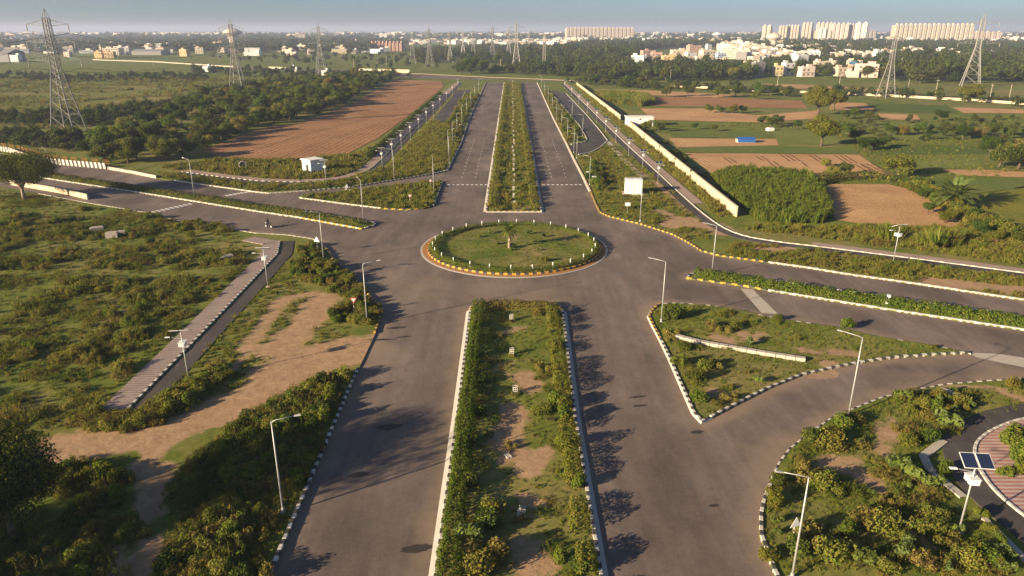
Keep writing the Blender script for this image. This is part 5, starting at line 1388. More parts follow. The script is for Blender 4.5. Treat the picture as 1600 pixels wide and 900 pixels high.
# conductors of the western line
def cable(a, b, sag, label, group, r=.06):
    a, b = Vector(a), Vector(b); pts = []
    for i in range(13):
        t = i / 12; q = a.lerp(b, t); q.z -= sag * 4 * t * (1 - t); pts.append(q)
    m = MB(); m.tube(pts, r, 3, cap=False)
    tag(m.obj('power_cable', MAT['dark']), label, 'cable', group)
for (f, L) in ((.60, 9.0), (.74, 8.0), (.87, 7.0)):
    for s_ in (-1, 1):
        ends = [(-168 + 0, 40)] + PL + [(-160, 790)]
        for i in range(4):
            z = 42 * .97 * f - 1.6
            cable((ends[i][0] + s_ * L, ends[i][1], z), (ends[i + 1][0] + s_ * L, ends[i + 1][1], z), 5.5, 'thin power cable slung between the pylons over the meadow', 'power cables of the meadow line')
# slim poles in the fields
b = MB(); b.tube([(0, 0, 0), (0, 0, 9)], [.16, .1], 7); b.box((0, 0, 8.4), (1.6, .12, .12)); pole_me = b.mesh('utility_pole', [MAT['stone']])
for p in ((-359.62, 745.82), (-333.75, 849.94), (-306.73, 849.94), (-232.96, 787.2), (-153.33, 720.54), (-134.86, 745.82), (-131.79, 833.35), (-130.36, 772.91), (-110.98, 885.15), (109.52, 511.03), (169.45, 470.74), (216.28, 487.22), (225.3, 418.6), (236.73, 410.3), (243.41, 373.2), (253.21, 373.2), (-10.81, 696.88), (42.05, 696.88), (96.5, 653.87)):
    tag(obj('utility_pole', pole_me, None, (*p, 0), float(rng.random() * 3)), 'slim concrete utility pole in the far fields', 'pole', 'utility poles in the far fields')

# ---------------------------------------------------------------- houses
HC = {'white': (.72, .70, .66), 'cream': (.66, .56, .43), 'beige': (.56, .45, .34), 'brick': (.48, .32, .25), 'pink': (.66, .52, .44), 'yellow': (.68, .55, .30), 'grey': (.30, .28, .27), 'bluewhite': (.52, .58, .66), 'orange': (.60, .42, .22), 'terracotta': (.56, .34, .26)}
for c_, v_ in HC.items(): plain('house_' + c_, v_, .9, .1, .12, .15)
plain('window_dark', (.16, .15, .145), .3, .5, .3, .5)
def house(b, col, label, storeys=None, group=None, name='house', rz=None, windows=True):
    X, Y, w, h = b
    r = np.random.default_rng(int(abs(X * 13 + Y * 7)) % 100000)
    d = max(6., w * r.uniform(.55, .9)); h = max(2.6, h)
    rz = float(r.uniform(-.35, .35)) if rz is None else rz
    rt = empty(name, (X, Y + d / 2, -.05), rz)
    m = MB(); m.box((0, 0, h / 2), (w, d, h)); 
    m.box((0, -d / 2 - .25, h * .52), (w * .9, .5, .25)) if h > 5 else None
    m.obj('wall', MAT['house_' + col], rt)
    m = MB(); t = .25; ph = .9
    for x, y, a, c in ((0, -d / 2 + t / 2, w + .02, t), (0, d / 2 - t / 2, w + .02, t)): m.box((x, y, h + ph / 2), (a, c, ph))
    for x in (-w / 2 + t / 2, w / 2 - t / 2): m.box((x, 0, h + ph / 2), (t, d - 2 * t, ph))
    rf = m.obj('parapet', MAT['house_' + col], rt)
    sx = float(r.choice([-1, 1])) * w * .25
    m = MB(); m.box((sx, d * .15, h + 1.3), (w * .32, d * .4, 2.6)); m.obj('stair_head', MAT['house_' + col], rf)
    if r.random() < .6:
        m = MB(); m.lathe([(.75, 0), (.8, 1.2), (.3, 1.5)], 10, (-sx, d * .1, h + .05)); m.obj('water_tank', MAT['dark'] if r.random() < .5 else MAT['white_wall'], rf)
    if windows:
        ns = max(1, int(round(h / 3.3))); nw = max(2, int(w / 3.6)); nd = max(1, int(d / 4))
        for k in range(ns):
            for i in range(nw):
                if r.random() < .12: continue
                m = MB(); m.box((-w / 2 + w * (i + .5) / nw, -d / 2, h * (k + .55) / ns), (min(1.5, w / nw * .5), .16, 1.5)); m.obj('window', MAT['window_dark'], rt)
    return tag(rt, label, 'house', group)
VG = 'houses of the village'
village = [
    ((116.5, 685.6, 11.8, 11.8), 'white', 'tall blank white building at the end of the village', False), ((152.3, 849.9, 9.5, 11.8), 'brick', 'bare brick house behind the tall blank white building', True),
    ((139.2, 759.1, 6.5, 9.3), 'grey', 'grey house leaning on the tall blank white building', True), ((158.8, 817.4, 11.2, 10.7), 'brick', 'wide bare brick house second along the village front', True),
    ((165.9, 787.2, 13.5, 8.4), 'orange', 'low ochre house in the village front', True), ((198, 885.1, 17.5, 11.5), 'cream', 'cream house with stepped roof in the village', True),
    ((185.9, 817.4, 7.7, 6.7), 'beige', 'narrow beige house in the village front', True), ((208.2, 867.2, 12.7, 8.5), 'white', 'white house with pinkish side in the village', True),
    ((184.6, 772.9, 10, 6.3), 'beige', 'beige box house at the tree edge', True), ((198.1, 787.2, 7.4, 7.7), 'cream', 'small cream house beside the big cream block', True),
    ((214.7, 817.4, 14.8, 12.7), 'cream', 'big cream block in the middle of the village front', True), ((248.2, 885.1, 11.4, 7.9), 'bluewhite', 'pale blue house in the village front', True),
    ((282.6, 943.7, 24.3, 10), 'cream', 'long cream house above the village trees', True), ((324, 1010.4, 10.4, 9), 'beige', 'beige house at the far end of the long cream house', True),
    ((207.4, 733, 9.5, 7.2), 'beige', 'pinkish beige house below the pale blue house', True), ((279.3, 1145.1, 19.6, 11.1), 'brick', 'brick house with white parapet in the back row', True),
    ((300.9, 1145.1, 7.8, 12.1), 'white', 'thin white house in the back row of the village', True), ((333.7, 1176.4, 13.1, 11.4), 'white', 'white twin house in the back row', True),
    ((358.9, 1176.4, 23.2, 10.5), 'pink', 'pink terrace in the back row of the village', True), ((188.3, 685.6, 6.5, 3.4), 'white', 'low white shed among the village trees', False),
    ((208.2, 653.9, 7.9, 6.5), 'cream', 'cream house beside the dark concrete frame', True), ((193.5, 581.8, 8.6, 10.1), 'grey', 'grey unfinished concrete frame house', True),
    ((212.5, 590, 6.6, 7.3), 'yellow', 'bright yellow house at the village front', True), ((223.5, 598.3, 9.3, 8.9), 'white', 'white two storey house joined to the yellow one', True),
    ((294.7, 759.1, 13.1, 9.9), 'white', 'white house with roof tower among trees', True), ((232, 581.8, 11.1, 6.7), 'pink', 'pink and cream house at the field edge', True),
    ((281.7, 674.7, 10.5, 7.2), 'cream', 'cream house with rounded balcony', True), ((328.7, 759.1, 9.1, 4.4), 'pink', 'small pink house under the trees', True),
    ((264.3, 590, 12.2, 5.9), 'beige', 'long beige house next to the blue roof', True), ((264.7, 573.9, 8.9, 3.8), 'pink', 'pink low house in front of the blue roof', True),
    ((276.6, 573.9, 14.9, 9), 'pink', 'large pinkish house at the edge of the big trees', True), ((327.6, 708.5, 12.8, 6.4), 'cream', 'cream house behind the blue roof', True),
    ((376, 923.4, 11.9, 9), 'white', 'white stepped house up the slope', True), ((435, 1034.8, 11.5, 6.7), 'beige', 'beige house up the slope', True),
    ((435.1, 987.2, 10.2, 6.4), 'pink', 'pink house with red roof edge up the slope', True), ((432, 943.7, 7.3, 6.2), 'pink', 'rosy house among the upper trees', True),
    ((430.7, 903.9, 9.3, 7.4), 'pink', 'dull pink house among the upper trees', True), ((485.1, 1034.8, 10.6, 6.7), 'cream', 'cream house at the top of the slope', True),
    ((419, 1145.1, 24.5, 11.1), 'white', 'pale stepped houses right of the water tower'.replace('right of', 'beside'), True), ((378.2, 1115.4, 30.6, 9.1), 'cream', 'cream terrace at the foot of the water tower', True),
    ((655.3, 1616.8, 30.3, 9.1), 'cream', 'low cream roofs below the towers', True), ((526.5, 987.2, 15.2, 12), 'cream', 'cream house behind the slim pylon', True), ((529.3, 965, 15.7, 9.4), 'pink', 'pink gabled house beside the cream one', True),
    ((576, 987.2, 21.2, 10.4), 'white', 'white hall among the dark trees', False), ((513.4, 849.9, 14.6, 9), 'cream', 'cream house with dark openings behind the broad pylon', True),
    ((605.7, 943.7, 8.1, 7.7), 'white', 'small white house beyond the broad pylon', True), ((467.4, 708.5, 6.7, 4.1), 'white', 'white low house in the last row', True),
    ((460, 685.6, 8.3, 4), 'cream', 'cream low house in the last row', True), ((476.1, 696.9, 9, 4.6), 'white', 'white low house at the end of the last row', True), ((454.7, 720.5, 21.7, 5.3), 'pink', 'pinkish row of houses behind the broad pylon', True),
    ((445.8, 903.9, 11.6, 10.3), 'white', 'white house at the top of the slim pylon', True), ((480.2, 943.7, 9.7, 7.7), 'cream', 'cream house behind the foot of the slab block', True),
    ((-567.1, 849.9, 9.5, 6.9), 'white', 'white box shed at the meadow edge', False), ((-534.7, 965, 9.9, 7.1), 'orange', 'orange painted house at the meadow edge', True), ((-521.4, 965, 11.6, 7.1), 'orange', 'second orange painted house at the meadow edge', True),
    ((-583.8, 1087.2, 22.3, 8.8), 'cream', 'long cream building above the orange houses', True), ((-579.7, 1115.4, 13.4, 9.1), 'white', 'white house above the orange houses', True),
    ((-619.5, 1281.3, 16.4, 10.4), 'pink', 'pinkish house in the town beyond the meadow', True), ((-599.8, 1281.3, 20.8, 11.4), 'white', 'bright white house in the town beyond the meadow', True),
    ((-454.5, 1034.8, 11.5, 8.4), 'orange', 'ochre house at the end of the long shed', True), ((-699.6, 1176.4, 14.1, 8.6), 'cream', 'cream house behind the tall pylon', True), ((-602, 1010.4, 8.7, 5.8), 'pink', 'pink low house at the foot of the tall pylon line', True),
    ((-867, 1616.8, 9.7, 7.8), 'cream', 'small cream house alone among dark trees', True), ((-479.3, 1145.1, 11.8, 8.4), 'cream', 'cream house near the grey water tower', True), ((-569.9, 1453.8, 17.4, 11.7), 'pink', 'pink house under the grey water tower', True),
    ((-369.7, 1060.3, 21.8, 4.3), 'white', 'low white sheds beyond the pylon wall', False), ((-312.5, 1060.3, 14.5, 4.3), 'pink', 'low pink sheds in the far field', False), ((-293.3, 1087.2, 9.3, 6.2), 'pink', 'small pink house behind the far pylon', True),
    ((-235.4, 1034.8, 9.8, 4.2), 'yellow', 'small pale yellow hut in the far field', False), ((-269.2, 653.9, 5.6, 3.8), 'white', 'white box at the end of the meadow wall', False), ((-192.2, 653.9, 5.1, 3.2), 'white', 'white box at the gap in the pale wall', False), ((-149.2, 590, 4.6, 3.4), 'white', 'white cabin at the foot of the farther pylon', False), ((-415.9, 2431.5, 24.8, 21.4), 'white', 'white tower block beyond the town', True), ((-617.4, 2187.1, 27.9, 22.8), 'cream', 'domed cream building on the skyline', True),
]
for b_, c_, l_, wn_ in village: house(b_, c_, l_, group=VG if b_[0] > 0 else 'houses beyond the meadow', windows=wn_)
for b_, l_ in (((-578.8, 849.9, 11, 13.8), 'large blue grey shed at the meadow edge'), ((-531.7, 1087.2, 42.8, 7.9), 'long dark roofed shed beyond the meadow')):
    X, Y, w, h = b_; rt = empty('warehouse', (X, Y, 0)); m = MB(); m.box((0, 15, h * .35), (w, 30, h * .7)); m.obj('wall', MAT['house_grey'], rt)
    m = MB(); m.add([(-w / 2 - .5, -.6, h * .7), (w / 2 + .5, -.6, h * .7), (w / 2 + .5, 15, h), (-w / 2 - .5, 15, h), (w / 2 + .5, 30.6, h * .7), (-w / 2 - .5, 30.6, h * .7)], [(0, 1, 2, 3), (3, 2, 4, 5), (0, 3, 5), (1, 4, 2)]); m.obj('roof', MAT['house_grey'], rt); tag(rt, l_, 'warehouse')
X, Y, w, h = (302.2, 653.9, 6.2, 2.7)
rt = empty('blue_roof_shed', (X, Y, 0)); m = MB(); m.box((0, 4, 3), (w, 8, 6)); m.obj('wall', MAT['house_beige'], rt); m = MB(); m.add([(-w / 2 - .5, -.5, 6.1), (w / 2 + .5, -.5, 6.1), (w / 2 + .5, 8.5, 8.3), (-w / 2 - .5, 8.5, 8.3)], [(0, 1, 2, 3)]); plain('roof_cyan', (.08, .30, .45), .6, .3); m.obj('roof', MAT['roof_cyan'], rt); tag(rt, 'shed with a bright cyan roof in the village', 'shed')

# slab blocks and towers on the skyline
def slab_block(b, cols, nb, label, rz=0, floors=14, name='apartment_block', depth=22, heights=None):
    X, Y, w, h = b
    rt = empty(name, (X, Y, 0), rz); bw = w / nb
    m = MB(); m.box((0, depth / 2 + 1.5, h * .48), (w * .995, depth, h * .96)); m.obj('core', MAT['house_' + cols[1]], rt)
    for i in range(nb):
        x = -w / 2 + bw * (i + .5); hh = h * (heights[i % len(heights)] if heights else 1.0)
        m = MB(); m.box((x, 0, hh / 2), (bw * .62, 6.0, hh)); by = m.obj('bay', MAT['house_' + cols[0]], rt)
        m = MB()
        for k in range(floors):
            m.box((x, -3.0, hh * (k + .55) / floors), (bw * .34, .5, hh / floors * .5))
        m.obj('window_column', MAT['window_dark'], by)
        m = MB(); m.box((x, 4, hh + 1.5), (bw * .3, 5, 3)); m.obj('roof_room', MAT['house_' + cols[0]], by)
    return tag(rt, label, 'apartment block')
slab_block((299.1, 2575.3, 234.4, 39.1), ('cream', 'pink'), 18, 'long pink and cream slab of apartments above the forest', 0)
slab_block((1108.9, 1987.1, 196.4, 47.6), ('cream', 'beige'), 17, 'long ribbed apartment slab behind the slim pylon', R(-8), heights=[1, .98, 1.0])
slab_block((1299.2, 2082.3, 97.5, 28.4), ('pink', 'beige'), 7, 'lower pink apartment slab beside the ribbed one', R(-8), heights=[1, .95])
slab_block((-214.7, 1281.3, 57, 13.5), ('terracotta', 'brick'), 9, 'terracotta apartment block beyond the far fields', R(-5), 5, depth=18)
for (b_, col, l_, nb) in (((737.5, 2187.1, 26.1, 45.4), 'cream', 'slim cream tower leftmost of the tower group'.replace('leftmost', 'first'), 2), ((785, 2187.1, 24.2, 43.7), 'cream', 'cream tower with stepped top in the tower group', 3), ((813.8, 2187.1, 33.5, 45.4), 'cream', 'wide cream tower with a gate like gap', 4), ((898.8, 2302.9, 29.4, 53.3), 'cream', 'tall narrow cream tower with a roof ridge', 3), ((922.3, 2302.9, 25.5, 31.3), 'yellow', 'low pale tower between taller ones', 3), ((903.2, 2187.1, 44.7, 52.3), 'pink', 'bright tower with a pinkish crown', 4), ((856.7, 2082.3, 21.3, 38.3), 'white', 'gleaming white tower in front of the pinkish one', 2), ((904.5, 2082.3, 46.1, 49.9), 'pink', 'broad reddish brown tower in the group', 4), ((938.2, 2082.3, 24.8, 48.2), 'pink', 'shaded tower beside the broad reddish one', 3), ((918.5, 1987.1, 32.2, 50.8), 'white', 'tall white tower at the end of the group', 2), ((1041, 2187.1, 29.8, 31.5), 'grey', 'grey shaded block at the end of the towers', 3)):
    slab_block(b_, (col, 'cream' if col != 'cream' else 'beige'), nb, l_, R(-30), 16, 'apartment_tower', 14)

def water_tower(b, label, col='cream'):
    X, Y, w, h = b
    rt = empty('water_tower', (X, Y, 0)); r0 = w / 2
    m = MB(); m.lathe([(r0 * .48, 0), (r0 * .45, h * .58)], 20); m.obj('shaft', MAT['house_' + col], rt)
    m = MB(); m.lathe([(r0 * .46, h * .55), (r0 * .62, h * .62), (r0, h * .74), (r0, h * .82), (r0 * .6, h * .93), (r0 * .15, h), (.05, h * 1.0)], 24); m.obj('tank', MAT['house_' + col], rt)
    return tag(rt, label, 'water tower')
water_tower((432.6, 1244.3, 24.5, 30), 'mushroom shaped water tower in front of the tower group')
water_tower((566.7, 2082.3, 26.6, 28.4), 'white bowl shaped water tower on the skyline', 'white')
water_tower((-621.7, 1679.4, 40.1, 37.7), 'grey pink flared water tower behind the second pylon', 'pink')

# ---------------------------------------------------------------- far city and hills
m = MB(); r = np.random.default_rng(9); far_cols = ['white', 'cream', 'beige', 'pink', 'brick', 'grey']
def city(n, x0, x1, y0, y1, hs, seed, ws=(7, 24), dens=None):
    r = np.random.default_rng(seed)
    for _ in range(n):
        y = math.exp(r.uniform(math.log(y0), math.log(y1))); f = y / y1
        x = r.uniform(x0, x1) * y / 2000.
        w = r.uniform(*ws); h = r.uniform(*hs)
        m.box((x, y, h / 2), (w, r.uniform(6, 18), h), r.uniform(-.5, .5), int(r.choice(6, p=[.36, .26, .16, .12, .05, .05])))
        if r.random() < .5: m.box((x + w * .2, y, h + 1.2), (w * .35, 5, 2.4), 0, int(r.integers(0, 3)))
city(260, -1500, -300, 1150, 2600, (4, 9), 1)
city(190, -420, 200, 1800, 3200, (4, 10), 2)
city(420, 100, 1600, 1700, 3400, (5, 14), 3)
city(330, 560, 1100, 900, 1500, (4, 9), 4)
city(260, 560, 860, 1150, 1700, (5, 11), 6)
city(520, -1600, 1600, 3000, 4800, (8, 22), 5, (12, 60))
tag(m.obj('far_city', [MAT['house_' + c] for c in far_cols]), 'hazy spread of pale far off town roofs along the horizon', 'town', kind='stuff')
def hill(name, x0, x1, y, h, seed, depth=500):
    n = 40; v = []; f = []
    prof = vnoise(np.column_stack([np.linspace(0, 9, n), np.zeros(n)]), 1.6, seed)
    for j, (dy, k) in enumerate(((-depth, 0), (-depth * .5, .6), (0, 1), (depth, 0))):
        for i in range(n):
            t = i / (n - 1); e = math.sin(math.pi * t) ** .7
            v.append((x0 + (x1 - x0) * t, y + dy, -2 + h * k * e * (.7 + .5 * prof[i])))
    for j in range(3):
        for i in range(n - 1): f.append((j * n + i, j * n + i + 1, (j + 1) * n + i + 1, (j + 1) * n + i))
    tag(obj(name, mesh_np(name, v, f, [MAT['crop_dark']], None, True)), kind='structure')
hill('hill', -3300, -1830, 2900, 56, 3)
# the town on the near hill
mh = MB(); r = np.random.default_rng(4)
for _ in range(60):
    x = r.uniform(-2500, -1830); mh.box((x * .98, 2700 + r.uniform(-60, 160), 34 * math.sin(math.pi * (x + 3300) / 1470) + 10), (r.uniform(8, 26), 10, r.uniform(5, 12)), 0, int(r.integers(0, 3)))
tag(mh.obj('hill_town', [MAT['house_' + c] for c in far_cols[:3]]), 'pale specks of houses on the far hazy hill', 'town', kind='stuff')

# ---------------------------------------------------------------- woods
def wood(name, label, poly, n, s, seed, z=-.1, idx=None, flat=.9):
    scatter(name, label, 'woodland', rand_in(poly, n, seed), 'far_tree', s, idx, z, seed, .05, flat)
wood('woodland', 'dark green wood in front of the village', [(0, 720.54), (56.22, 817.38), (108.35, 787.2), (134.86, 745.82), (172.93, 772.91), (202.57, 759.13), (212.42, 674.71), (201.33, 581.81), (149.89, 523.8), (99.01, 544.18), (64.38, 530.43), (41.38, 598.32), (5.32, 615.78)], 700, (4.0, 6.2), 1)
wood('woodland', 'tall dark trees between the two right hand pylons'.replace(' right hand', ' eastern'), [(396.6, 802.01), (549.82, 1034.8), (603.03, 1034.8), (529.48, 849.94), (496.62, 720.54), (354.73, 511.03), (306.73, 504.87), (280.44, 504.87), (267.71, 537.22)], 420, (5.5, 8.5), 2)
wood('woodland', 'forest band behind the village up to the skyline', [(16.19, 943.71), (143.25, 1679.43), (372.46, 2187.08), (691.71, 2082.33), (931.15, 1820.45), (1241.54, 1820.45), (573.02, 833.35), (599.18, 943.71), (627.3, 1145.06), (490.97, 987.18), (388.66, 943.71), (392.06, 1145.06), (530.04, 1679.43), (345.86, 1558.56), (219.09, 1281.27), (131.05, 802.01), (57.3, 833.35)], 5200, (5, 9), 3)
wood('woodland', 'dark trees of the town beyond the meadow', [(-1354.41, 1987.1), (-1448.46, 2431.51), (-1163.94, 2737.04), (-558.69, 2737.04), (-297.97, 2187.08), (-203.16, 1320.49), (-235.24, 1145.06), (-413.85, 1209.38), (-460.68, 1145.06), (-527.65, 1209.38), (-657.28, 1281.27), (-682.85, 1209.38), (-725.32, 1145.06), (-993.23, 1453.81)], 4200, (5, 9), 4)
wood('woodland', 'hazy tree line along the horizon', [(-2600, 2500), (2600, 2500), (4600, 4600), (-4600, 4600)], 9000, (7, 13), 5)
wood('woodland', 'trees between the cream and pink village houses', [(186.23, 566.16), (338.6, 987.18), (571.11, 1453.81), (657.28, 1281.27), (302, 581.81), (276.69, 558.64), (304.74, 653.87), (255.11, 589.95)], 900, (3.2, 5.2), 6)
wood('woodland', 'scattered trees under the pylon cluster', [(-156.83, 1145.06), (-53.21, 1558.56), (39.91, 1558.56), (98.59, 1281.27), (55.18, 802.01), (0, 720.54), (-27.59, 802.01), (-68.97, 802.01), (-103.46, 802.01)], 650, (4, 7), 7)
wood('woodland', 'low dark bushes along the meadow strips', [(-413.85, 598.32), (-322.8, 573.88), (-246.56, 606.93), (-218.82, 537.22), (-295.24, 523.8), (-372.46, 537.22)], 170, (1.7, 3.0), 8)
wood('woodland', 'dark bush band in front of the meadow', [(-214.37, 303.78), (-186.23, 315.59), (-169.02, 356.98), (-173.32, 422.87), (-166.51, 504.87), (-157.26, 476.11), (-162.09, 394.64), (-160.84, 320.57), (-162.04, 272.95), (-193.49, 272.95)], 300, (1.7, 3.0), 9, .0)
wood('woodland', 'green scrub wood behind the striped parapet', [(-177.36, 249.14), (-155.56, 246.06), (-143.25, 247.6), (-118.85, 208.35), (-130.55, 214.05), (-148.18, 223.8), (-163.72, 229)], 150, (1.6, 3.0), 10, .0, flat=.8)
wood('woodland', 'bush line along the far field edges', [(-300.37, 696.88), (-82.77, 598.32), (-78.41, 566.16), (-124.15, 598.32), (-181.46, 551.32), (-266.04, 615.78)], 150, (2, 3.5), 12, .0)
wood('woodland', 'dark bushes behind the cross road at the end of the median', [(-55.59, 643.92), (-10.64, 615.78), (20.69, 598.32), (54.63, 573.88), (93.12, 537.22), (98.02, 566.16), (53.98, 624.89), (0, 685.62), (-48.06, 696.88)], 150, (2.2, 4.2), 17)
wood('woodland', 'trees on the far green plain', [(-406.32, 987.18), (-156.83, 1145.06), (-58.2, 674.71), (-144.18, 696.88), (-275.9, 802.01)], 110, (2.5, 4.5), 13)
wood('woodland', 'bushes along the far field margins by the white wall', [(35.06, 504.87), (79.25, 455.31), (140.13, 422.87), (205.38, 398.44), (244.24, 347.89), (259.1, 369.84), (217.58, 422.87), (148.98, 450.38), (86.62, 498.85), (45.98, 530.43)], 170, (2.0, 3.4), 14, .0)
wood('woodland', 'undergrowth filling the tree belt beside the ploughed field', BELT, 420, (1.8, 3.2), 16, .0, flat=.8)
wood('woodland', 'bushes among the fields beyond the cream wall', [(98.29, 292.79), (142.26, 292.79), (214.37, 303.78), (161.94, 226.37), (116.39, 237.24), (117.13, 263.97), (93.12, 262.24)], 60, (1.1, 2.0), 15, .1)

# ---------------------------------------------------------------- scrub, weeds and grass
NOGO = [(PATH_A, -2.4, 3.4)]
def keep_off(P, lines, d):
    k = np.ones(len(P), bool)
    for l in lines: k &= dline(P, l) > d
    return k
pa = offset(dense(PATH_A, 1), .5)
dirt1 = blobs(DIRT)
def scrub_zone(name, label, poly, n, s, seed, idx=None, mask=None, kind='bush', z=None, flat=None):
    P = rand_in(poly, n, seed)
    if mask is not None: P = P[mask(P)]
    return scatter(name, label, 'scrub', P, kind, s, idx, z, seed, .15, flat)
r = np.random.default_rng(3)
SWW = [tuple(p) for p in offset(dense(PATH_A[:4], 3), 3.6)] + [(-54.77, 131.04), (-63.06, 132.46), (-74.11, 139.5), (-88.39, 146.67), (-105.2, 155.19), (-117.31, 160.48)] + [(-150, 180), (-150, 40), (-37, 36), (-44, 55)]
f1 = lambda P: (dirt1(P) < .35) & (vnoise(P, 5.5, 31) + .35 * vnoise(P, 1.8, 32) > .70) & (dline(P, PATH_A) > np.where(P[:, 1] < 76, 1.9, 3.2)) & ~((P[:, 1] > 100) & (vnoise(P, 12, 44) > .62))
scrub_zone('scrub', 'tangled olive and brown scrub filling the plot beside the red footpath', SWW, 9000, (.5, 1.15), 41, [7, 8, 8, 9, 10, 7, 1, 3, 0], f1)
scrub_zone('scrub', 'low wavy mounds of weeds covering the plot beside the red footpath', SWW, 5200, (.6, 1.4), 49, [7, 8, 8, 9, 10], lambda P: (dirt1(P) < .3) & (vnoise(P, 7, 71) + .4 * vnoise(P, 2.2, 72) > .74) & (dline(P, PATH_A) > 3.3) & ~((P[:, 1] > 108) & (vnoise(P, 14, 44) > .55)), flat=.42)
scrub_zone('weeds', 'low weeds and rank grass between the scrub bushes', SWW, 7000, (.45, .95), 42, [0, 1, 2, 3, 3, 4], lambda P: dirt1(P) < .5, 'tuft')
SWE = [(-16.35, 71.22), (-17.97, 68.89), (-21.72, 64.99), (-24.67, 60.1), (-26.77, 54.53), (-26.6, 48.88), (-23.12, 38.78)] + [(-16.9, 37)]
SWN = [(-30.02, 107.47), (-28.7, 107.47), (-25.88, 103.04), (-21.85, 96.16), (-17.45, 86.35), (-17.05, 80.08), (-19.62, 78.16), (-22.97, 84.17), (-25.19, 93.53), (-31.2, 98.93), (-34.86, 104.9), (-35.22, 113.33), (-35, 119.78), (-32.48, 115.16)]
f2 = lambda P: (dirt1(P) < .45) & (vnoise(P, 3, 33) > .36) & (dline(P, q1_road) > 1.15)
scrub_zone('scrub', 'dense shrubs along the shaded kerb of the near road', SWE, 900, (.6, 1.35), 43, [0, 1, 3, 6, 7, 8, 9, 7], f2)
scrub_zone('weeds', 'grass and weeds along the shaded kerb of the near road', SWE, 1800, (.4, .9), 44, None, lambda P: (dirt1(P) < .5) & (dline(P, q1_road) > .6), 'tuft')
scrub_zone('scrub', 'shrubs around the give way sign at the grassy corner', SWN, 260, (.6, 1.25), 45, [0, 1, 3, 4, 6], lambda P: (dirt1(P) < .4) & (vnoise(P, 3, 35) > .35))
SWM = [(-35.2, 60)] + [(-34.25, 59.51), (-29.87, 62.34), (-25.55, 66.68), (-21.74, 72.86), (-19.62, 78.16), (-24.03, 88.64), (-30.42, 96.16), (-36.34, 106.49)] + [(-36.2, 105), (-35.6, 80)]
scrub_zone('weeds', 'thin grass and weeds on the bare plot between cycle track and road', SWM, 1400, (.3, .7), 46, None, lambda P: (dirt1(P) < .45), 'tuft')
scrub_zone('scrub', 'clump of bushes along the cycle track by the solar lamp', [(-35.96, 59.86), (-32.48, 68.89), (-32.34, 71.22), (-30.13, 68.14), (-31.35, 61.33), (-34.08, 59.15)], 110, (.6, 1.1), 47, [1, 3, 7, 8, 0])
scrub_zone('scrub', 'weeds growing over the broken end of the red footpath', [(-42.01, 61.33), (-39.47, 60.1), (-36.69, 60.1), (-32.95, 58.68), (-36.06, 57.1), (-40.72, 58)], 110, (.5, 1.0), 50, [7, 8, 9, 1])
SWB = [(-60, 36), (-60, 52), (-38, 52), (-30, 50), (-24, 47), (-17, 45), (-17, 34)]
scrub_zone('scrub', 'shaded bushes in the lower corner under the trees', SWB, 620, (.6, 1.3), 48, [0, 7, 3, 8, 9, 6], lambda P: (dirt1(P) < .35) & (vnoise(P, 3, 37) > .3))
# medians and islands
med = lambda P: (P[:, 1] > 33) & (blobs(MED_D)(P) < .5)
scrub_zone('weeds', 'patchy grass and weeds on the near median', [(-4.6, 33), (-4.6, 88), (5.6, 88), (5.6, 33)], 1800, (.22, .5), 51, [0, 1, 1, 3, 4], lambda P: med(P) & (vnoise(P, 2.2, 5) > .3), 'tuft', .14)
scrub_zone('scrub', 'small bushes spread over the near median', [(-3.4, 33), (-3.4, 88), (4.4, 88), (4.4, 33)], 120, (.3, .7), 52, [7, 8, 9, 10], lambda P: med(P) & ((np.abs(P[:, 0] - .5) > 1.6)), z=.14)
scrub_zone('weeds', 'rank grass covering the long far median', [(-5.2, 142), (5.9, 142), (5.9, 515), (-5.2, 515)], 3000, (.7, 1.5), 53, [0, 2, 2, 3], None, 'tuft', .14)
scrub_zone('scrub', 'bushes in the long far median', [(-4.8, 142), (5.5, 142), (5.5, 515), (-4.8, 515)], 420, (.5, 1.0), 54, [7, 8, 10, 10], lambda P: np.abs(P[:, 0] - .4) > 1.0, z=.14)
scrub_zone('weeds', 'grass on the small slip island', TRI_L, 1500, (.7, 1.5), 55, [0, 2, 3, 3], lambda P: dline(P, TRI_L, True) > .5, 'tuft', .14)
scrub_zone('scrub', 'low bushes on the small slip island', TRI_L, 140, (.4, .9), 56, [7, 8, 10], lambda P: (dline(P, TRI_L, True) > .8) & (vnoise(P, 6, 3) > .45), z=.14)
td = blobs(TRI_D)
scrub_zone('weeds', 'short grass on the triangular island', TRI_R, 2000, (.22, .5), 57, [0, 1, 1, 3], lambda P: (dline(P, TRI_R, True) > .5) & (td(P) < .5), 'tuft', .14)
scrub_zone('scrub', 'low bushes spread over the triangular island', TRI_R, 110, (.35, .75), 58, [7, 8, 10, 3], lambda P: (dline(P, TRI_R, True) > .8) & (td(P) < .4) & ((P[:, 0] < 34) | (dline(P, TRI_R[17:]) < 1.6)) & (vnoise(P, 4, 6) > .35), z=.14)
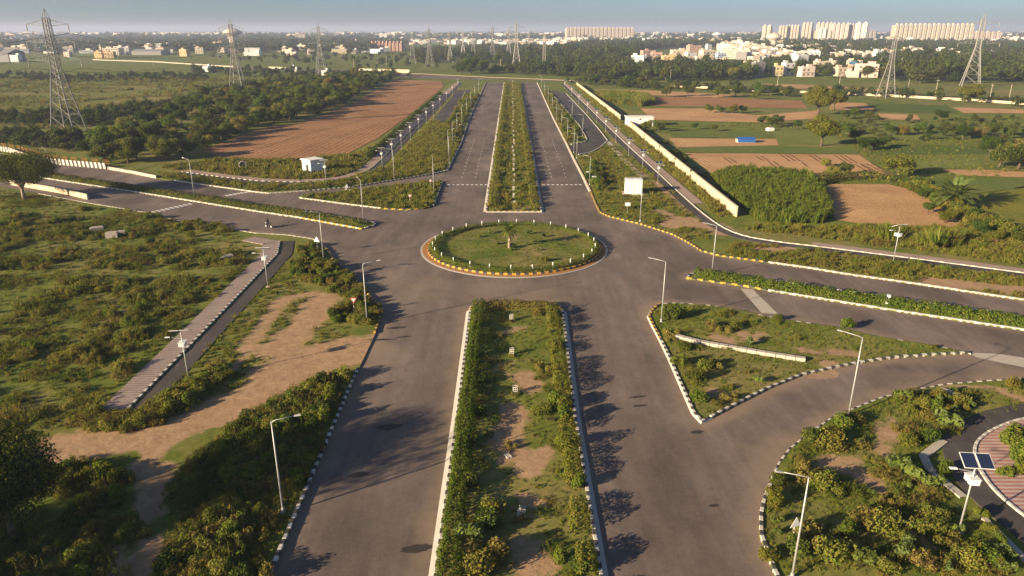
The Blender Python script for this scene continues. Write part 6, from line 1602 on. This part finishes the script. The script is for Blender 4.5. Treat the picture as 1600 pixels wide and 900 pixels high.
# corner plot
CPP = [(17.88, 38.78), (18.46, 42.33), (19.51, 45.61), (22.01, 50.2), (24.87, 54.02), (30.23, 58.68), (36.67, 62.6), (44.66, 65.41), (53.59, 66.39), (50.16, 61.33), (45.26, 59.51), (40.54, 56.66), (38.75, 55.58), (35.63, 53.03), (34.62, 50.66), (35.04, 46.4), (35.39, 43.38), (34.86, 39.39), (34.25, 38.48)]
sd = blobs(DIRT_S)
scrub_zone('scrub', 'mixed olive bushes covering the corner plot', CPP, 380, (.45, .95), 61, [7, 8, 8, 9, 1, 3, 5], lambda P: (sd(P) < .35) & (dline(P, LOW_R) > 1.0) & (vnoise(P, 4.5, 62) > .50))
scrub_zone('weeds', 'grass and weeds on the corner plot', CPP, 2600, (.22, .5), 63, [0, 1, 1, 3], lambda P: (sd(P) < .45) & (dline(P, LOW_R) > .4), 'tuft')
# north west verge
NWV = [(-33.5, 190)] + [(-47.49, 162.55), (-38.01, 166.84), (-27.97, 176.09), (-20.69, 182.8), (-17.09, 189.08), (-17.4, 229), (-18.27, 263.97), (-32.52, 297.1)] + [(-32.5, 300), (-33.2, 240)]
scrub_zone('weeds', 'rank bright grass on the verge above the slip road', NWV, 3000, (.7, 1.5), 71, [0, 2, 2, 3], None, 'tuft')
scrub_zone('scrub', 'low bushes on the verge above the slip road', NWV, 300, (.5, 1.1), 72, [7, 8, 10, 10], lambda P: vnoise(P, 8, 7) > .4)
scrub_zone('scrub', 'shrubs on the planted strips beside the service roads', [(-19, 228), (-25.5, 240), (-26.5, 420), (-19.5, 420)], 380, (.6, 1.5), 73, [0, 1, 2, 3], z=.25)
scrub_zone('scrub', 'shrubs on the planted strip by the east service road', [(18.3, 236), (23, 240), (24.5, 270), (22, 440), (18.5, 440)], 260, (.6, 1.4), 74, [0, 1, 2, 3], z=.25)
scrub_zone('weeds', 'grass around the white hut', [(-82.4, 181.94), (-62.86, 172.9), (-54.09, 169.82), (-42.1, 178.55), (-37.25, 196.77), (-40.93, 229), (-46.08, 214.05), (-59.67, 200.84), (-84.98, 200.84), (-94.84, 190.95)], 2600, (.8, 1.8), 75, [0, 1, 2, 4], lambda P: dline(P, PATH_B) > 3.2, 'tuft')
scrub_zone('scrub', 'bushes along the lower edge of the ploughed field', [(-85.81, 202.93), (-59.67, 200.84), (-45.38, 210.59), (-42.33, 237.24), (-39.68, 226.37), (-43.39, 200.84), (-57.44, 192.85), (-83.36, 196.77)], 140, (.5, 1.2), 76, [0, 1, 3, 4])
scrub_zone('weeds', 'weeds on the strip between road and footpath', [(-87.5, 176.9), (-73.72, 169.06), (-58.89, 161.16), (-55.72, 160.48), (-47.49, 162.55), (-37.56, 172.12), (-33.56, 185.44), (-38.2, 175.28), (-53.21, 166.84), (-61.31, 168.32), (-80.62, 177.72), (-91.45, 183.67)], 900, (.8, 1.7), 77, None, lambda P: dline(P, PATH_B) > 2.5, 'tuft')
# north east verge
dr_ = blobs(DIRT_R)
NEV = [(19.17, 202.93), (18.7, 179.39), (18.62, 160.48), (18.08, 146.67), (19.27, 138.97), (24.67, 132.94), (29.28, 125.61), (30.94, 120.18), (35.1, 120.99), (36.52, 131.04), (36.68, 153.91), (35.78, 179.39), (34.98, 210.59), (31.21, 233.05), (26.46, 218.82), (20.59, 208.35)]
scrub_zone('weeds', 'dry grass on the verge around the white cabinet', NEV, 3000, (.4, .95), 81, [0, 1, 2, 4, 4], lambda P: dr_(P) < .5, 'tuft')
scrub_zone('scrub', 'scrub on the verge around the white cabinet', NEV, 180, (.45, 1.0), 82, [7, 8, 9, 10, 1], lambda P: (dr_(P) < .4) & (vnoise(P, 6, 8) > .45) & (dline(P, UP_R) > 1.5) & (np.abs(P[:, 0] - 27.3) + np.abs(P[:, 1] - 158) > 5))
scrub_zone('scrub', 'tall bushes at the kerb beside the stop blocks', [(18.79, 185.44), (19.06, 160.48), (21.26, 160.48), (23.81, 188.16), (22.28, 197.77)], 50, (.9, 1.6), 83, [0, 6, 2])
scrub_zone('weeds', 'grass strip along the cream wall', [(41, 500), (43.6, 480), (43.8, 137), (41, 137)], 1500, (.8, 1.7), 84, [0, 2, 4], None, 'tuft')
NES = [(34.92, 112.25), (41.16, 108.8), (51.32, 102.74), (62.23, 96.98), (70.95, 92.01), (76.4, 100.07), (65.43, 106.17), (53.21, 112.97), (44.08, 117.43), (39.03, 118.99)]
scrub_zone('weeds', 'dry grass strip between road and cycle track', NES, 1600, (.4, .95), 85, [0, 1, 2, 4, 4], lambda P: dr_(P) < .5, 'tuft')
scrub_zone('scrub', 'low bushes on the strip between road and cycle track', NES, 170, (.45, 1.0), 86, [7, 8, 9, 10], lambda P: (dr_(P) < .4) & (dline(P, UP_R) > 1.2))
NEF = [(42.7, 127.38), (48.08, 131.04), (56.29, 128.73), (66.12, 130.57), (76.04, 128.28), (85.63, 128.73), (90.68, 131.04), (87.13, 115.91), (80.75, 106.49), (65.34, 115.91), (54.67, 121.81)]
scrub_zone('scrub', 'scrub and reeds below the sandy field', NEF, 420, (.5, 1.2), 87, [7, 8, 9, 10, 1, 3], lambda P: (vnoise(P, 6, 18) > .35) & (dline(P, PATH_C) > 3.2))
scrub_zone('weeds', 'dry grass below the sandy field', NEF, 2200, (.5, 1.2), 88, [0, 2, 2, 4], lambda P: dline(P, PATH_C) > 3.2, 'tuft')
scrub_zone('reeds', 'clumps of tall reed grass below the sandy field', [(72.51, 117.04), (76.98, 120.99), (78.06, 118.99), (72.57, 113.33), (66.84, 122.22), (64.53, 120.99)], 26, (1.0, 1.6), 89, None, None, 'reed')
scrub_zone('scrub', 'bushy margin between sandy field and yellow crop', [(93.12, 166.11), (92.4, 155.19), (86.66, 131.04), (89.51, 129.19), (86.12, 114.42), (90.57, 120.99), (92.18, 134.41), (91.8, 142.18), (94.91, 157.13), (98.18, 171.35)], 420, (.8, 1.9), 90, [0, 1, 6, 3])
MZ = [(50.09, 176.9), (58.05, 185.44), (66.51, 183.67), (74.82, 178.55), (71.24, 161.85), (63.34, 136.91), (59.42, 131.99), (52.34, 131.04), (48.03, 131.99), (47.21, 142.18), (47.72, 159.12)]
MP = rand_in(MZ, 3800, 91)
scatter('crop', 'dense block of tall green maize like crop beside the cream wall', 'crop', MP, 'maize', (.45, .85), None, .15, 91)
RG = [(46.56, 410.3), (57.86, 414.41), (73.1, 398.44), (70.04, 363.3), (61.56, 350.87), (49.01, 373.2)]
scatter('reeds', 'bright tall grass patch at the far end of the cream wall', 'reeds', rand_in(RG, 1500, 92), 'reed', (.9, 1.7), None, .15, 92)
scrub_zone('weeds', 'green crops and grass over the fields beyond the cream wall', [(50.79, 272.95), (72.56, 272.95), (117.87, 265.72), (102.01, 208.35), (96.62, 171.35), (105.58, 160.48), (130.91, 171.35), (233.48, 315.59), (155.19, 292.79), (129.33, 292.79), (57.49, 282.54)], 2200, (.7, 1.3), 93, [0, 0, 3, 3], lambda P: vnoise(P, 14, 9) > .45, 'tuft')
scrub_zone('scrub', 'shadowy weeds along the back of the cream wall', [(45.6, 137), (50, 137), (50, 290), (45.6, 290)], 120, (.6, 1.4), 94, [0, 1, 3, 6], lambda P: vnoise(P, 6, 12) > .35)
scrub_zone('scrub', 'bushes on the open meadow', [(-330, 260), (-170, 260), (-130, 330), (-190, 560), (-480, 600)], 240, (1.0, 2.2), 95, [0, 1, 3, 6], lambda P: vnoise(P, 26, 14) > .58, z=.0)
scrub_zone('weeds', 'tall meadow grass', [(-330, 255), (-165, 255), (-130, 330), (-190, 560), (-480, 600)], 5000, (1.6, 3.2), 96, [0, 2, 4], lambda P: vnoise(P, 18, 15) > .35, 'tuft', .0)
# roundabout grass
scrub_zone('grass', 'short grass on the roundabout lawn', circ(13.2), 1500, (.2, .38), 97, [0, 1, 1, 3], lambda P: vnoise(P, 2.5, 16) > .3, 'tuft', .27)
scrub_zone('grass', 'grass fringe between hedge and yellow kerb of the roundabout', circ(14.4), 5200, (.5, .9), 98, [0, 1], lambda P: np.hypot(P[:, 0] - RB[0], P[:, 1] - RB[1]) > 14.0, 'tuft', .24)

# ---------------------------------------------------------------- hazy air
hz = MB(); hz.box((0, 8500, 38.5), (41000, 24000, 83.0))
hm = bpy.data.materials.new('haze_air'); hm.use_nodes = True; hm.node_tree.nodes.clear()
vo = hm.node_tree.nodes.new('ShaderNodeVolumePrincipled'); ou = hm.node_tree.nodes.new('ShaderNodeOutputMaterial')
vo.inputs['Color'].default_value = (.66, .74, .97, 1); vo.inputs['Density'].default_value = 1.9e-4; vo.inputs['Anisotropy'].default_value = .1
hm.node_tree.links.new(vo.outputs[0], ou.inputs['Volume'])
tag(hz.obj('haze', hm), 'thin bluish morning haze over the plain', 'haze', kind='stuff')
